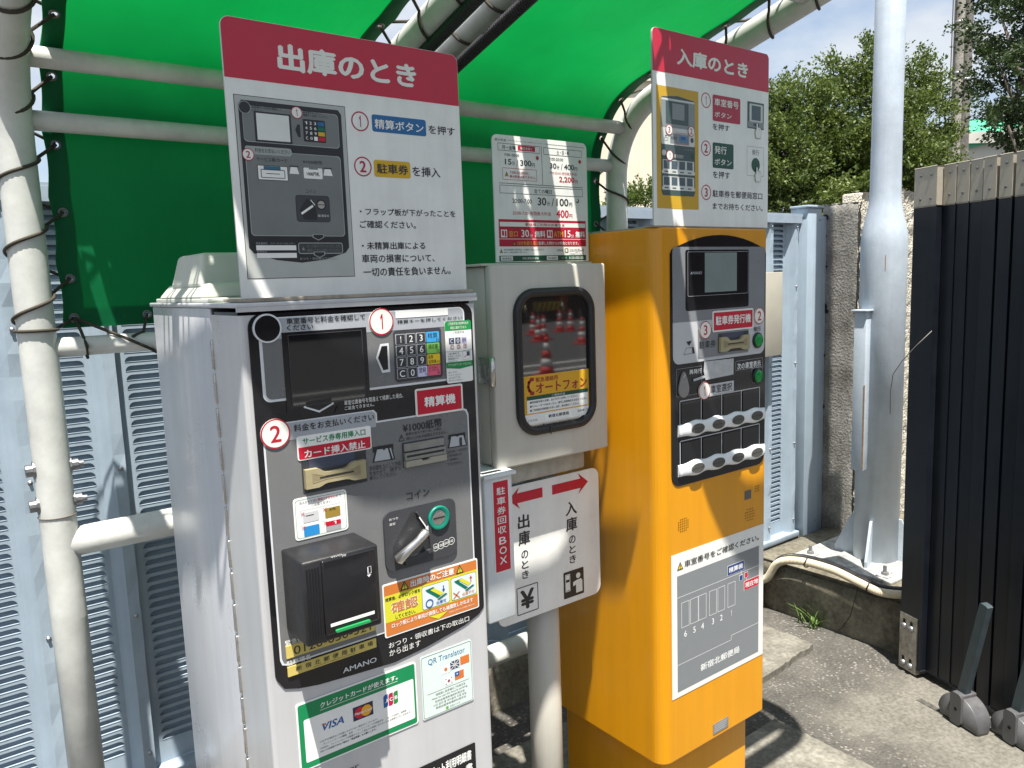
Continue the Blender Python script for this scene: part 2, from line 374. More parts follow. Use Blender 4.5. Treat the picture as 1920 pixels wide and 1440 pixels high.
def fence_panel(x0, first=False):
    """flat louvred strip (rib end .. next rib) made of one sheet: slots pressed inwards with a sloping lit lip"""
    b = MB(); a0, a1 = x0+.030, x0+.1465; w = x0+PITCHX-.061
    b.face([(x0, FY, FZ0), (a0, FY, FZ0), (a0, FY, FZ1), (x0, FY, FZ1)], FB)
    b.face([(a1, FY, FZ0), (w, FY, FZ0), (w, FY, FZ1), (a1, FY, FZ1)], FB)
    pz = .0265; z = FZ0+.07; top = FZ1-.02
    b.face([(a0, FY, FZ0), (a1, FY, FZ0), (a1, FY, z), (a0, FY, z)], FB)
    hs = .0165; dp = .021
    while z+pz < top:
        zt = z+hs
        # lip sloping in and down, back sheet, soffit, end cheeks
        P_ = [(z, 0), (z+.0012, -.0013), (z+.0018, dp*.5), (zt-.001, dp), (zt, 0)]
        for (za, da), (zb, db) in zip(P_, P_[1:]):
            b.face([(a0, FY+da, za), (a1, FY+da, za), (a1, FY+db, zb), (a0, FY+db, zb)], FB)
        for xe in (a0, a1): b.face([(xe, FY+dd, zz) for zz, dd in P_], FB)
        for xe, sg in ((a0, 1), (a1, -1)):   # rounded upper corners
            q = [(xe, FY-.0006, zt)]
            for i in range(5): t = R(90*i/4); q.append((xe+sg*.015*(1-math.sin(t)), FY-.0006, zt-.0145*(1-math.cos(t))))
            b.face(q, FB)
        b.face([(a0, FY, zt), (a1, FY, zt), (a1, FY, z+pz), (a0, FY, z+pz)], FB)
        z += pz
    b.face([(a0, FY, z), (a1, FY, z), (a1, FY, FZ1), (a0, FY, FZ1)], FB)
    # rib: slope, front, return
    r0, r1, r2 = w, w+.028, w+.059; y1 = FY-.042
    dent = random.Random(int(x0*1000)+5000); rows = 28
    prev = None
    for i in range(rows+1):
        zz = FZ0+(FZ1-FZ0)*i/rows; o1 = dent.gauss(0, .0009); o2 = dent.gauss(0, .0014)
        if abs(x0+.235) < .12 and 10 <= i <= 12: o2 += .008
        row = [(r0, FY, zz), (r1, y1+o1, zz), (r2+o2*.5, y1+o1+o2, zz), (r2+.002, FY, zz)]
        if prev:
            for j in range(3): b.face([prev[j], prev[j+1], row[j+1], row[j]], FB)
        prev = row
    return b
for i in range(30):
    x0 = FX0+PITCHX*(i-0); 
    if x0 > 3.70: break
    p_ = fence_panel(x0).build('louvre_panel', fence)
    for zz in (.34, .77, 1.21, 1.62, 1.93): screw(p_, (x0+PITCHX-.016, FY-.042, zz))
b = MB(); b.box(-1.9, 3.79, FY-.05, FY+.012, FZ1, FZ1+.014, FBD); b.box(-1.9, 3.77, FY-.052, FY-.049, FZ1-.035, FZ1+.004, FBD); b.build('top_rail', fence)
b = MB(); b.box(-1.9, 3.77, FY-.06, FY+.02, FZ0-.03, FZ0-.001, FBD, .003); b.build('base_rail', fence)
b = MB()  # end post
b.box(3.785, 3.915, FY-.075, FY+.03, .20, 2.03, FB, .004); b.box(3.916, 4.0, FY-.055, FY+.03, .20, 1.99, FB, .004); b.box(3.775, 3.925, FY-.085, FY+.03, 2.03, 2.043, FB, .003)
ep = b.build('end_post', fence)
for zz in (1.97, .31): screw(ep, (3.895, FY-.075, zz))
# green debris netting of the works behind the fence, glimpsed through slots and above

# ================================================================== PAY MACHINE (silver)
SY = 1.2; SF = Fr((0, SY, 0), (1, 0, 0), (0, -1, 0))
SILV = M('silver_paint', (.55, .56, .59), .30, .15, .05, 5, .10, 420, coat=.15, streak=.07)
SILV2 = M('silver_door', (.54, .545, .555), .33, .15, .04, 6, .08, 420, streak=.05)
BLK = M('gloss_black', (.012, .012, .014), .10, 0, .1, 30, 0, 1, .5)
PGREY = M('panel_grey', (.165, .168, .17), .27, 0, .06, 12, .03, 60)
PLITE = M('panel_light', (.36, .38, .41), .30, 0, .05, 12)
PWHT = M('panel_line', (.66, .68, .70), .35)
SCRN = M('screen_glass', (.006, .007, .008), .03, 0, 0, 5, 0, 1, .9)
RUB = M('black_plastic', (.014, .014, .016), .42, 0, .12, 40, .25, 600)
DPL = M('charcoal_plastic', (.045, .047, .053), .40, 0, .06, 30, .15, 500)
GOLD = M('champagne_plastic', (.36, .31, .18), .42, 0, .08, 40)
STEEL = M('brushed_steel', (.55, .53, .50), .28, .9, .12, 60)
CHROME = M('lever_steel', (.62, .62, .62), .25, .9, .08, 50)
SX0, SX1, STOP = .388, .8265, 1.677
pm = thing('pay_machine', 'tall silver parking pay machine with black control panel and keypad', 'pay machine', (.6, 1.45, 0))
b = MB(); b.box(SX0-.001, SX1-.004, 1.345, 1.735, .02, STOP-.004, SILV, .003); b.box(SX0+.02, SX1-.02, 1.26, 1.70, 0, .1, DPL)
cab = b.build('cabinet', pm)
b = MB(); b.box(SX0-.004, SX1+.002, 1.196, 1.745, STOP-.0035, STOP+.004, SILV, .002); b.box(SX0-.003, SX1+.002, 1.196, 1.20, STOP-.010, STOP-.003, SILV2); b.build('top_cap', pm)
# door: rounded upright edges
b = MB(); t = bmesh.new(); bmesh.ops.create_cube(t, size=1)
dz0, dz1 = .06, STOP-.0155
for v in t.verts: v.co = Vector(((SX0+SX1)/2+v.co.x*(SX1-SX0), 1.27+v.co.y*.14, (dz0+dz1)/2+v.co.z*(dz1-dz0)))
vert_e = [e for e in t.edges if abs(e.verts[0].co.z-e.verts[1].co.z) > .5 and e.verts[0].co.y < 1.25]
bmesh.ops.bevel(t, geom=vert_e, offset=.007, segments=3, profile=.5, affect='EDGES')
b.merge(t, SILV2, False); door = b.build('door', pm)
b = MB()   # dark seam and hinge line between door and cabinet
b.box(SX0+.003, SX1-.003, 1.339, 1.346, .03, STOP-.006, DPL); b.box(SX0+.004, SX1-.004, 1.215, 1.345, STOP-.018, STOP-.0105, BLK)
for i in range(26):
    zz = .12+i*.058; b.box(SX0-.0035, SX0+.004, 1.3385, 1.3465, zz, zz+.05, STEEL, .001)
b.build('hinge', door)
# --- control panel artwork
pn = MB()
pts = SF.P([(519, 1276), (533, 1291), (560, 1290), (597, 1283), (660, 1265), (740, 1241), (800, 1212), (870, 1172), (897, 1151), (905, 1139)])
q = SF.b(464, 603, 886, 1200); u0, u1, vt = SF.p(464, 615)[0], SF.p(886, 640)[0], SF.p(700, 577)[1]
top = rr(u0, 0, u1, vt, .022, 6, 'cd'); top = [p_ for p_ in top if p_[1] > .5]
outl = pts+[(u1, SF.p(905, 1135)[1])]+top+[(u0, SF.p(517, 1268)[1])]
pn.slab(SF, outl, -.001, .002, BLK)
D = .0024
# upper grey field with light caption band
Q = SF.b(481, 597, 874, 709); pn.rrect(SF, Q, .012, PWHT, D); g_ = (Q[0]+.005, Q[1]+.004, Q[2]-.003, Q[3]-.002); pn.rrect(SF, g_, .010, PGREY, D+.0003)
pn.rrect(SF, (g_[0], SF.p(500, 637)[1], g_[2], g_[3]), .010, PLITE, D+.0006, 'cd')
pn.rect(SF, SF.b(526, 624, 693, 752), BLK, D+.0009)
# lower grey field with tab
lo = SF.P([(497, 806)]); A = SF.p(491, 812); Bq = SF.p(892, 1129)
tabv = SF.p(701, 768)[1]; tabu = SF.p(706, 787)[0]; bodyv = SF.p(880, 763)[1]
def field(i):
    L_ = [(A[0]+i, Bq[1]+i+.012), (A[0]+i+.003, Bq[1]+i+.003), (A[0]+i+.012, Bq[1]+i), (Bq[0]-i, Bq[1]+i), (Bq[0]-i, bodyv-i-.012), (Bq[0]-i-.004, bodyv-i-.003), (Bq[0]-i-.012, bodyv-i),
          (tabu-i, bodyv-i), (tabu-i, tabv-i-.006), (tabu-i-.006, tabv-i), (A[0]+i+.012, tabv-i), (A[0]+i+.003, tabv-i-.003), (A[0]+i, tabv-i-.012)]
    return L_
pn.pg(SF, field(0), PWHT, D); pn.pg(SF, field(.003), PGREY, D+.0003)
pn.rrect(SF, (A[0]+.003, SF.p(560, 822)[1], tabu-.003, tabv-.002), .008, PLITE, D+.0006, 'cd')
# texts
def T(mb, fr, s, q, m, d, bold=.012, shear=0): mb.text(fr, s, fr.b(*q), m, d, bold, shear)
d1 = D+.0012
T(pn, SF, '車室番号と料金を確認して', (535, 596.7, 683, 599), K, d1); T(pn, SF, 'ください', (535.8, 609.8, 586, 617), K, d1)
T(pn, SF, '精算キーを押してください', (743, 600, 865, 598.7), K, d1)
T(pn, SF, '車室位置番号を間違えて精算した場合、', (643.6, 750.5, 754.3, 745), W_, d1, 0); T(pn, SF, 'ご返金できません。', (644.4, 761.6, 700, 761), W_, d1, 0)
pn.warn(SF, SF.b(625, 754, 643.5, 771), d1, BLK)
T(pn, SF, '料金をお支払いください', (549, 796, 700, 787.5), K, d1)
T(pn, SF, '¥1000紙幣', (753, 794, 827, 799.5), K, d1, .01)
T(pn, SF, '精算を途中で取り消した場合、', (759, 811.5, 827.5, 805.5), K, d1, 0); T(pn, SF, '2枚以上の札の返却はできません。', (759, 819, 836.5, 812.3), K, d1, 0)
pn.warn(SF, SF.b(745, 814.5, 757, 825.6), d1, PGREY)
for i, s_ in enumerate(('2千円・5千円・', '1万円札の', 'ご使用は', 'できません。')):
    x1 = (876, 864, 858, 866)[i]; T(pn, SF, s_, (837, 845.5+i*7.6, x1, 848.5+i*7.5-(x1-837)*.13), K, d1, 0)
for i, s_ in enumerate(('矢印面を上にして方向', 'を合わせて、1枚ずつ', '挿入してください。')):
    x1 = (749.5, 749.5, 742)[i]; T(pn, SF, s_, (691, 874+i*9.4, x1, 872+i*9.2), K, d1, 0)
T(pn, SF, 'コイン', (760.2, 923, 803.6, 928), K, d1, .008)
T(pn, SF, 'おつり・領収書は下の取出口', (727, 1204.5, 877.8, 1163), W_, d1, 0); T(pn, SF, 'から出ます', (728, 1218, 787, 1209.5), W_, d1, 0)
T(pn, SF, '緊急連絡先', (532.5, 1200.5, 590, 1193), W_, d1, .01); T(pn, SF, '駐車場名', (535.8, 1239, 580.7, 1233.7), W_, d1, .008)
T(pn, SF, 'AMANO', (641, 1252, 704.5, 1239), PWHT, d1, .03)
# pointer shapes
def pointer(px, inner, d=d1):
    pn.pg(SF, SF.P(px), PWHT, d); pn.pg(SF, SF.P(inner), BLK, d+.0003)
pointer([(568, 750), (624, 741), (624, 757), (597, 773), (568, 764)], [(572, 753), (620, 745), (620, 756), (597, 769), (572, 762)])
pointer([(703, 671), (711, 645), (727, 643), (730, 697), (715, 699)], [(707, 671), (713.5, 649), (724, 648), (726, 692), (717, 694)])
# ticket and note pictograms
for (bx, tr, st) in (((697, 838, 736, 835.5), [(703, 841), (733, 837), (739, 860), (697, 867)], 1), ((838.5, 815.5, 870.5, 812.5), [(842, 817), (868, 813.5), (874, 834), (838, 840)], 0)):
    pn.rect(SF, SF.b(bx[0], bx[1], bx[2], bx[3]+6), K, d1); pn.pg(SF, SF.P(tr), K, d1+.0002)
    c = Vector((sum(p_[0] for p_ in tr)/4, sum(p_[1] for p_ in tr)/4)); ins = [tuple(c+(Vector(p_)-c)*.86) for p_ in tr]
    pn.pg(SF, SF.P(ins), LG, d1+.0004)
    pn.pg(SF, SF.P([(c.x-3, c.y-8), (c.x+3, c.y-8.8), (c.x, c.y-13)]), K, d1+.0006)
    if st: pn.pg(SF, SF.P([(725, 839.5), (728, 839), (735, 861), (731, 862)]), K, d1+.0006)
    else: pn.text(SF, '0001'[::-1], SF.b(c.x+3, c.y-7, c.x+9, c.y+9), K, d1+.0006, .01)
panel = pn.build('control_panel', pm)
# camera window
b = MB(); u, v = SF.p(499.2, 615.6); r_ = SF.rad(499.2, 615.6, 27.5)
cp = lambda q, n=40: [(u+q*math.cos(2*math.pi*i/n), v+q*math.sin(2*math.pi*i/n)) for i in range(n)]
b.slab(SF, cp(r_), .002, .005, PWHT); b.pg(SF, cp(r_*.88), BLK, .0053); b.build('camera_window', panel)
# display
b = MB(); b.rect(SF, SF.b(538, 629, 683, 745), SCRN, D+.0014)
b.loop(SF, rr(*SF.b(537, 628, 684, 746), .002), .0012, DPL, D+.0017); b.build('display', panel)
# keypad
kp = MB(); kq = SF.b(735.2, 620, 828, 706); kp.slab(SF, rr(*kq, .006), .002, .005, DPL); kpo = kp.build('keypad', panel)
ku, kv = kq[2]-kq[0], kq[3]-kq[1]
keys = ['123A', '456B', '789C', 'C0DE']; fx = {'A': ('精算', 'F1', (.05, .36, .72)), 'B': ('領収書', 'F2', (.22, .58, .10)), 'C': ('駐車証明書', 'F3', (.80, .55, .02)), 'D': ('登録', 'F5', (.58, .57, .80)), 'E': ('とりけし', 'F4', (.72, .12, .20))}
cxs = [(.025, .225), (.240, .440), (.455, .650), (.670, .945)]
for r0 in range(4):
    for c0 in range(4):
        ch = keys[r0][c0]; a, e = cxs[c0]
        if ch == 'D': a, e = .455, .655
        va = kq[3]-kv*(.075+r0*.222); vb = va-kv*.205
        q = (kq[0]+ku*a, vb, kq[0]+ku*e, va); kb = MB()
        if r0 < 4 and ch in '0123456789' or (ch == 'C' and c0 == 0):
            kb.slab(SF, rr(*q, .0015), .005, .0062, LG); kb.rrect(SF, (q[0]+.0009, q[1]+.0009, q[2]-.0009, q[3]-.0009), .001, DGREY, .0065)
            asp = txt_geo(ch, .012)[2]; h = kv*.13; cu, cv = (q[0]+q[2])/2, (q[1]+q[3])/2
            kb.text(SF, ch, (cu-h*asp/2, cv-h/2, cu+h*asp/2, cv+h/2), W_, .0068, .012)
        else:
            s1, s2, c_ = fx[ch]; cm2 = ink('key'+ch, c_); kb.slab(SF, rr(*q, .0015), .005, .0062, cm2)
            w_, h_ = q[2]-q[0], q[3]-q[1]
            if ch == 'C':
                kb.text(SF, '駐車', (q[0]+w_*.08, q[1]+h_*.55, q[0]+w_*.45, q[3]-h_*.08), K, .0066, .004); kb.text(SF, '証明書', (q[0]+w_*.08, q[1]+h_*.08, q[0]+w_*.68, q[1]+h_*.45), K, .0066, .004)
            else: kb.text(SF, s1, (q[0]+w_*.1, q[1]+h_*.4, q[2]-w_*.14, q[3]-h_*.1), K, .0066, .004)
            kb.text(SF, s2, (q[2]-w_*.24, q[1]+h_*.08, q[2]-w_*.05, q[1]+h_*.32), K, .0066, .004)
        kb.build('key', kpo)
# number badges
for px, py, r0, s_ in ((713, 603, 25.5, '1'), (514.7, 812.8, 28.3, '2')):
    b = MB(); b.badge(SF, px, py, r0, s_, .003); b.build('number_badge', panel)
# sticker helper: plate + drawing
def plate(fr, q, r, d0, m=None, th=.0006):
    b = MB(); b.slab(fr, rr(*q, r), d0, d0+th, m or W_); return b
q = SF.b(739.5, 583.2, 838, 590.5); b = plate(SF, q, .001, .003); b.build('paper_strip', panel)
q = SF.b(775.4, 729.6, 866.4, 768.4); b = plate(SF, q, .004, .003, CREAM, .0015); b.rect(SF, (q[0]+.0035, q[1]+.0035, q[2]-.0035, q[3]-.0035), RED, .0048)
T(b, SF, '精算機', (792.5, 744, 851.6, 755.3), W_, .0051, .035); b.build('red_sticker', panel)
# usage sticker right of the keypad
q = SF.b(830.5, 603, 884.4, 713); b = plate(SF, q, .004, .0045); w_, h_ = q[2]-q[0], q[3]-q[1]
S = lambda a, c, e, g: (q[0]+w_*a, q[3]-h_*g, q[0]+w_*e, q[3]-h_*c)
G2 = ink('stickergreen', (.01, .25, .06)); dd = .0054
b.rrect(SF, S(0, 0, 1, .15), .004, G2, dd, 'cd'); b.text(SF, 'ご利用予定の駐車料金を', S(.12, .02, .9, .065), W_, dd+.0003, 0); b.text(SF, '事前に確認できます。', S(.2, .085, .83, .13), W_, dd+.0003, 0)
b.text(SF, 'ご利用方法', S(.3, .165, .72, .205), K, dd, 0)
for (a, e, s_) in ((.13, .33, 'C'), (.37, .57, '0')):
    b.rect(SF, S(a, .27, e, .37), ink('navykey', (.05, .07, .14)), dd); b.text(SF, s_, S(a+.05, .285, e-.05, .355), W_, dd+.0003, .01)
b.rect(SF, S(.61, .27, .80, .37), ink('lilac', (.45, .42, .65)), dd); b.text(SF, '登録', S(.63, .29, .78, .34), K, dd+.0003, 0)
for (a, e, s_) in ((.17, .31, 'C'), (.42, .56, '0'), (.67, .81, '登')):
    b.loop(SF, rr(*S(a, .385, e, .455), .002), .0007, CRIM, dd); b.text(SF, s_, S(a+.03, .395, e-.03, .445), K, dd, 0)
b.line(SF, [(q[0]+w_*.02, q[3]-h_*.485), (q[0]+w_*.5, q[3]-h_*.50), (q[2]-w_*.02, q[3]-h_*.485)], .0006, G2, dd)
for i, s_ in enumerate(('上車の番号をを', 'を表示にしたまま', '精算画面のボタン', 'でカクイン')): b.text(SF, s_, S(.07, .51+i*.04, (.5, .55, .5, .42)[i], .54+i*.04), K, dd, 0)
b.loop(SF, rr(*S(.63, .50, .93, .64), .002), .0006, LG, dd); b.rect(SF, S(.79, .51, .90, .58), ink('navykey', (.05, .07, .14)), dd); b.line(SF, [(q[0]+w_*.68, q[3]-h_*.6), (q[0]+w_*.86, q[3]-h_*.55)], .0008, CRIM, dd)
b.pg(SF, [(q[0], q[3]-h_*.66), (q[2], q[3]-h_*.66), (q[2], q[3]-h_*.75), (q[0]+w_*.5, q[3]-h_*.78), (q[0], q[3]-h_*.75)][::-1], G2, dd); b.text(SF, 'アプリのダウンロードはこちら', S(.06, .685, .94, .725), W_, dd+.0003, 0)
for i, s_ in enumerate(('QRコードから', 'ホームページに入って', 'いただきアプリを', 'ダウンロードください。')): b.text(SF, s_, S(.06, .81+i*.044, (.38, .56, .5, .58)[i], .84+i*.044), K, dd, 0)
b.build('usage_sticker', panel)
# service ticket sticker
q = SF.b(553.8, 818.7, 695.2, 840.3); b = plate(SF, q, .004, .003, W_, .001); vs_ = q[1]+(q[3]-q[1])*.535
b.rrect(SF, (q[0]+.002, q[1]+.002, q[2]-.002, vs_), .003, RED, .0044, 'ab')
T(b, SF, 'サービス券専用挿入口', (565, 821, 683.2, 815), GRN, .0044, .02); T(b, SF, 'カード挿入禁止', (568.2, 843, 683.2, 839), W_, .0047, .03); b.build('ticket_sticker', panel)
# gold ticket mouth
def mouth(fr, q, rec, parent, dep=.012):
    b = MB(); b.slab(fr, rr(*rec, .002), -.002, .0032, DGREY)
    w_, h_ = q[2]-q[0], q[3]-q[1]; b.rect(fr, (rec[0]+w_*.12, q[3]-h_*.1, rec[2]-w_*.2, rec[3]-.001), ink('slotblue', (.05, .06, .10)), .0035)
    n = 20; topl = []; botl = []
    for i in range(n+1):
        a = i/n; k = 1 if a < .22 or a > .78 else max(0, 1-min(a-.22, .78-a)/.10)
        topl.append((q[0]+w_*a, q[3]-h_*.28*(1-k))); botl.append((q[0]+w_*a, q[1]+h_*.16*(1-k)))
    for (za, zb, sh) in ((.0032, dep, 0),):
        ol = botl+topl[::-1]; b.slab(fr, ol, za, zb, GOLD)
    # hollow in the mouth
    inn = [(q[0]+w_*.10, q[1]+h_*.26), (q[0]+w_*.30, q[1]+h_*.36), (q[0]+w_*.70, q[1]+h_*.36), (q[0]+w_*.90, q[1]+h_*.26), (q[0]+w_*.90, q[3]-h_*.22), (q[0]+w_*.70, q[3]-h_*.44), (q[0]+w_*.30, q[3]-h_*.44), (q[0]+w_*.10, q[3]-h_*.22)]
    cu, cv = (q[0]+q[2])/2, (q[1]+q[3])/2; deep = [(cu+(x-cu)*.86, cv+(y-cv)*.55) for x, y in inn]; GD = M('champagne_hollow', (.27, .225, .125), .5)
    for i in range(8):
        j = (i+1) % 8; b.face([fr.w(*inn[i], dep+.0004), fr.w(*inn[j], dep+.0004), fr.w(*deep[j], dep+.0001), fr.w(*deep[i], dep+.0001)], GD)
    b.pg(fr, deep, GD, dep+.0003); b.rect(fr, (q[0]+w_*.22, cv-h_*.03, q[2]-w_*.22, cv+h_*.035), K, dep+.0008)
    return b.build('ticket_slot', parent)
mouth(SF, SF.b(567, 880, 682, 894), SF.b(563, 862, 687.5, 902), panel)
# bill slot
q = SF.b(752, 830.5, 832, 862); b = MB(); b.slab(SF, rr(*q, .002), .002, .0045, DPL); w_, h_ = q[2]-q[0], q[3]-q[1]
BM = M('satin_grey_metal', (.30, .30, .285), .4, .5, .1, 50); BR2 = M('beige_lip', (.36, .34, .28), .4, .2)
b.slab(SF, rr(q[0]+.002, q[1]+h_*.66, q[2]-.002, q[3]-.002, .001), .0045, .0075, BM); b.slab(SF, rr(q[0]+.001, q[1]+h_*.30, q[2]-.001, q[1]+h_*.60, .001), .0045, .0105, BM)
b.rect(SF, (q[0]+w_*.05, q[1]+h_*.42, q[2]-w_*.05, q[1]+h_*.50), K, .0108)
b.slab(SF, [(q[0]+.001, q[1]+.002), (q[2]-.001, q[1]+.002), (q[2]-.001, q[1]+h_*.28), (q[0]+w_*.6, q[1]+h_*.28), (q[0]+w_*.55, q[1]+h_*.2), (q[0]+w_*.42, q[1]+h_*.2), (q[0]+w_*.37, q[1]+h_*.28), (q[0]+.001, q[1]+h_*.28)], .0045, .013, BR2)
b.build('note_slot', panel)
# coin unit
q = SF.b(715, 961, 853.8, 1035.5); b = MB(); b.slab(SF, rr(*q, .016), .002, .0075, DPL); w_, h_ = q[2]-q[0], q[3]-q[1]
C = lambda a, c: (q[0]+w_*a, q[3]-h_*c)
CD = M('coin_hollow', (.026, .027, .03), .45)
hol = [C(.10, .60), C(.36, .10), C(.42, .09), C(.585, .40), C(.60, .80), C(.24, .93), C(.22, .80), C(.10, .74)][::-1]
b.pg(SF, hol, CD, .0078)
b.slab(SF, [C(.42, .10), C(.45, .10), C(.62, .42), C(.635, .82), C(.60, .82), C(.585, .42)][::-1], .0075, .012, DPL)
b.slab(SF, [C(.22, .85), C(.60, .78), C(.63, .83), C(.25, .945)][::-1], .0075, .013, DPL)
T(b, SF, 'おつり', (725.5, 971, 742, 971.5), W_, .0079, 0); T(b, SF, '返却', (726, 980, 737, 982), W_, .0079, 0)
b.line(SF, [C(.46, .19), C(.565, .42)], .0022, W_, .0125)
b.pg(SF, [C(.575, .46), C(.535, .40), C(.575, .36)], W_, .0128)
for i, s_ in enumerate(('500', '100', '50', '10')):
    cu, cv = C(.685+i*.077, .79-i*.013); r0 = h_*.066; b.loop(SF, [(cu+r0*math.cos(2*math.pi*k/22), cv+r0*math.sin(2*math.pi*k/22)) for k in range(22)], .0009, W_, .0079)
    hw = r0*(.72 if len(s_) == 3 else .5); b.text(SF, s_, (cu-hw, cv-r0*.36, cu+hw, cv+r0*.36), W_, .0079, .01)
cu_ = b.build('coin_unit', panel)
b = MB(); p0 = SF.w(*C(.13, .80), .016); p1 = SF.w(*C(.27, .64), .022); p2 = SF.w(*C(.38, .53), .026); p3 = SF.w(*C(.485, .42), .026)
b.tube([SF.w(*C(.115, .815), .014), p0, p1, p2, p3, SF.w(*C(.497, .408), .025)], .01, CHROME, 14, True, [.005, .0105, .0075, .007, .0085, .006]); b.build('return_lever', cu_)
b = MB(); u, v = SF.p(818, 968.5); TEAL = M('teal_plastic', (.005, .20, .14), .35)
b.lathe((u, SY, v), [(.0225, .0075), (.0225, .011), (.020, .0125), (.0155, .0095)], TEAL, 32, 'Y'); b.build('slot_ring', cu_)
b = MB(); b.lathe((u, SY, v), [(.0158, .0085), (.0156, .0092), (.012, .0098), (.0001, .0100)], STEEL, 28, 'Y'); b.rect(SF, (u-.0125, v-.0012, u+.0125, v+.0012), K, .0106); b.build('coin_plate', cu_)
# card notice
q = SF.b(547, 936, 652, 991); b = plate(SF, q, .006, .003, W_); w_, h_ = q[2]-q[0], q[3]-q[1]; dd = .004
b.loop(SF, rr(q[0]+.003, q[1]+.003, q[2]-.003, q[3]-.003, .005), .0006, GRN, dd)
b.text(SF, '法人カードは', S(.11, .085, .41, .15), K, dd, 0); b.text(SF, 'ご使用できません', S(.41, .085, .78, .15), RED, dd, .01); b.text(SF, 'ので', S(.79, .09, .9, .15), K, dd, 0); b.text(SF, 'ご注意ください', S(.33, .185, .70, .25), K, dd, 0)
b.line(SF, [(q[0]+w_*.1, q[3]-h_*.30), (q[2]-w_*.1, q[3]-h_*.30)], .0005, LG, dd)
for a, c, cc, c2 in ((.16, .37, (.55, .55, .55), None), (.57, .37, (.30, .20, .035), None), (.16, .70, (.02, .24, .55), None), (.57, .70, (.36, .34, .36), (.5, .02, .04))):
    b.rrect(SF, S(a, c, a+.29, c+.24), .002, ink('card%d%d' % (a*100, c*100), cc), dd)
    if c2: b.rrect(SF, S(a, c, a+.29, c+.11), .002, RED, dd+.0002); b.text(SF, '1', S(a+.15, c+.015, a+.2, c+.09), W_, dd+.0004, .02)
    if a > .5 and c < .5: b.text(SF, 'AMS', S(a+.08, c+.02, a+.2, c+.07), K, dd+.0003, .01)
    if a < .5 and c < .5: b.rect(SF, S(a+.05, c+.07, a+.2, c+.085), K, dd+.0003)
    for e in ((0, 0, 1, 1), (0, 1, 1, 0)):
        b.line(SF, [(q[0]+w_*(a-.04+.07*e[0]), q[3]-h_*(c-.03+.09*e[1])), (q[0]+w_*(a-.04+.07*e[2]), q[3]-h_*(c-.03+.09*e[3]))], .0007, RED, dd+.0005)
b.build('card_notice', panel)
# yellow label strips
TAG = ink('labelgold', (.60, .48, .13))
for q4, s_, sub in (((533.7, 1211, 701, 1180), '0120-050-321', None), ((537, 1250, 703.7, 1211.5), None, 1)):
    q = SF.b(*q4); b = MB(); b.slab(SF, rr(*q, .001), .003, .005, TAG); w_, h_ = q[2]-q[0], q[3]-q[1]
    if s_: b.text(SF, s_, S(.08, .16, .95, .84), K, .0053, 0)
    else:
        for i, ch in enumerate('新宿北郵便局駐車場'): b.text(SF, ch, S(.085+i*.101, .16, .085+i*.101+.065, .66), K, .0053, .008)
        b.text(SF, 'SHINJUKU KITA YUBINKYOKU CHUSHAJO', S(.27, .76, .74, .9), K, .0053, 0)
    b.build('label_strip', panel)
# orange caution sticker
q = SF.b(714.6, 1096.7, 896.5, 1137); b = plate(SF, q, .004, .003, W_); w_, h_ = q[2]-q[0], q[3]-q[1]; dd = .004
ORG = ink('orange', (.55, .17, .035)); YG = ink('limeyellow', (.62, .60, .03)); LB = ink('paleblue', (.62, .68, .72)); TGR = ink('tealgreen', (.0, .14, .085))
b.rrect(SF, S(.012, .03, .988, .97), .003, ORG, dd); b.rect(SF, S(.012, .22, .988, .72), YG, dd+.0002)
b.text(SF, '出庫時のご注意', S(.275, .055, .735, .185), W_, dd+.0005, .03)
b.warn(SF, S(.17, .03, .26, .20), dd+.0005, YG); b.warn(SF, S(.755, .03, .84, .20), dd+.0005, YG)
b.text(SF, '精算後、必ずロック板を', S(.02, .255, .37, .325), K, dd+.0005, .015)
b.text(SF, '確認', S(.07, .36, .345, .575), W_, dd+.0005, .06); b.text(SF, '確認', S(.075, .365, .34, .57), ORG, dd+.0008, .02)
b.text(SF, 'してください。', S(.11, .62, .31, .695), K, dd+.0005, .015)
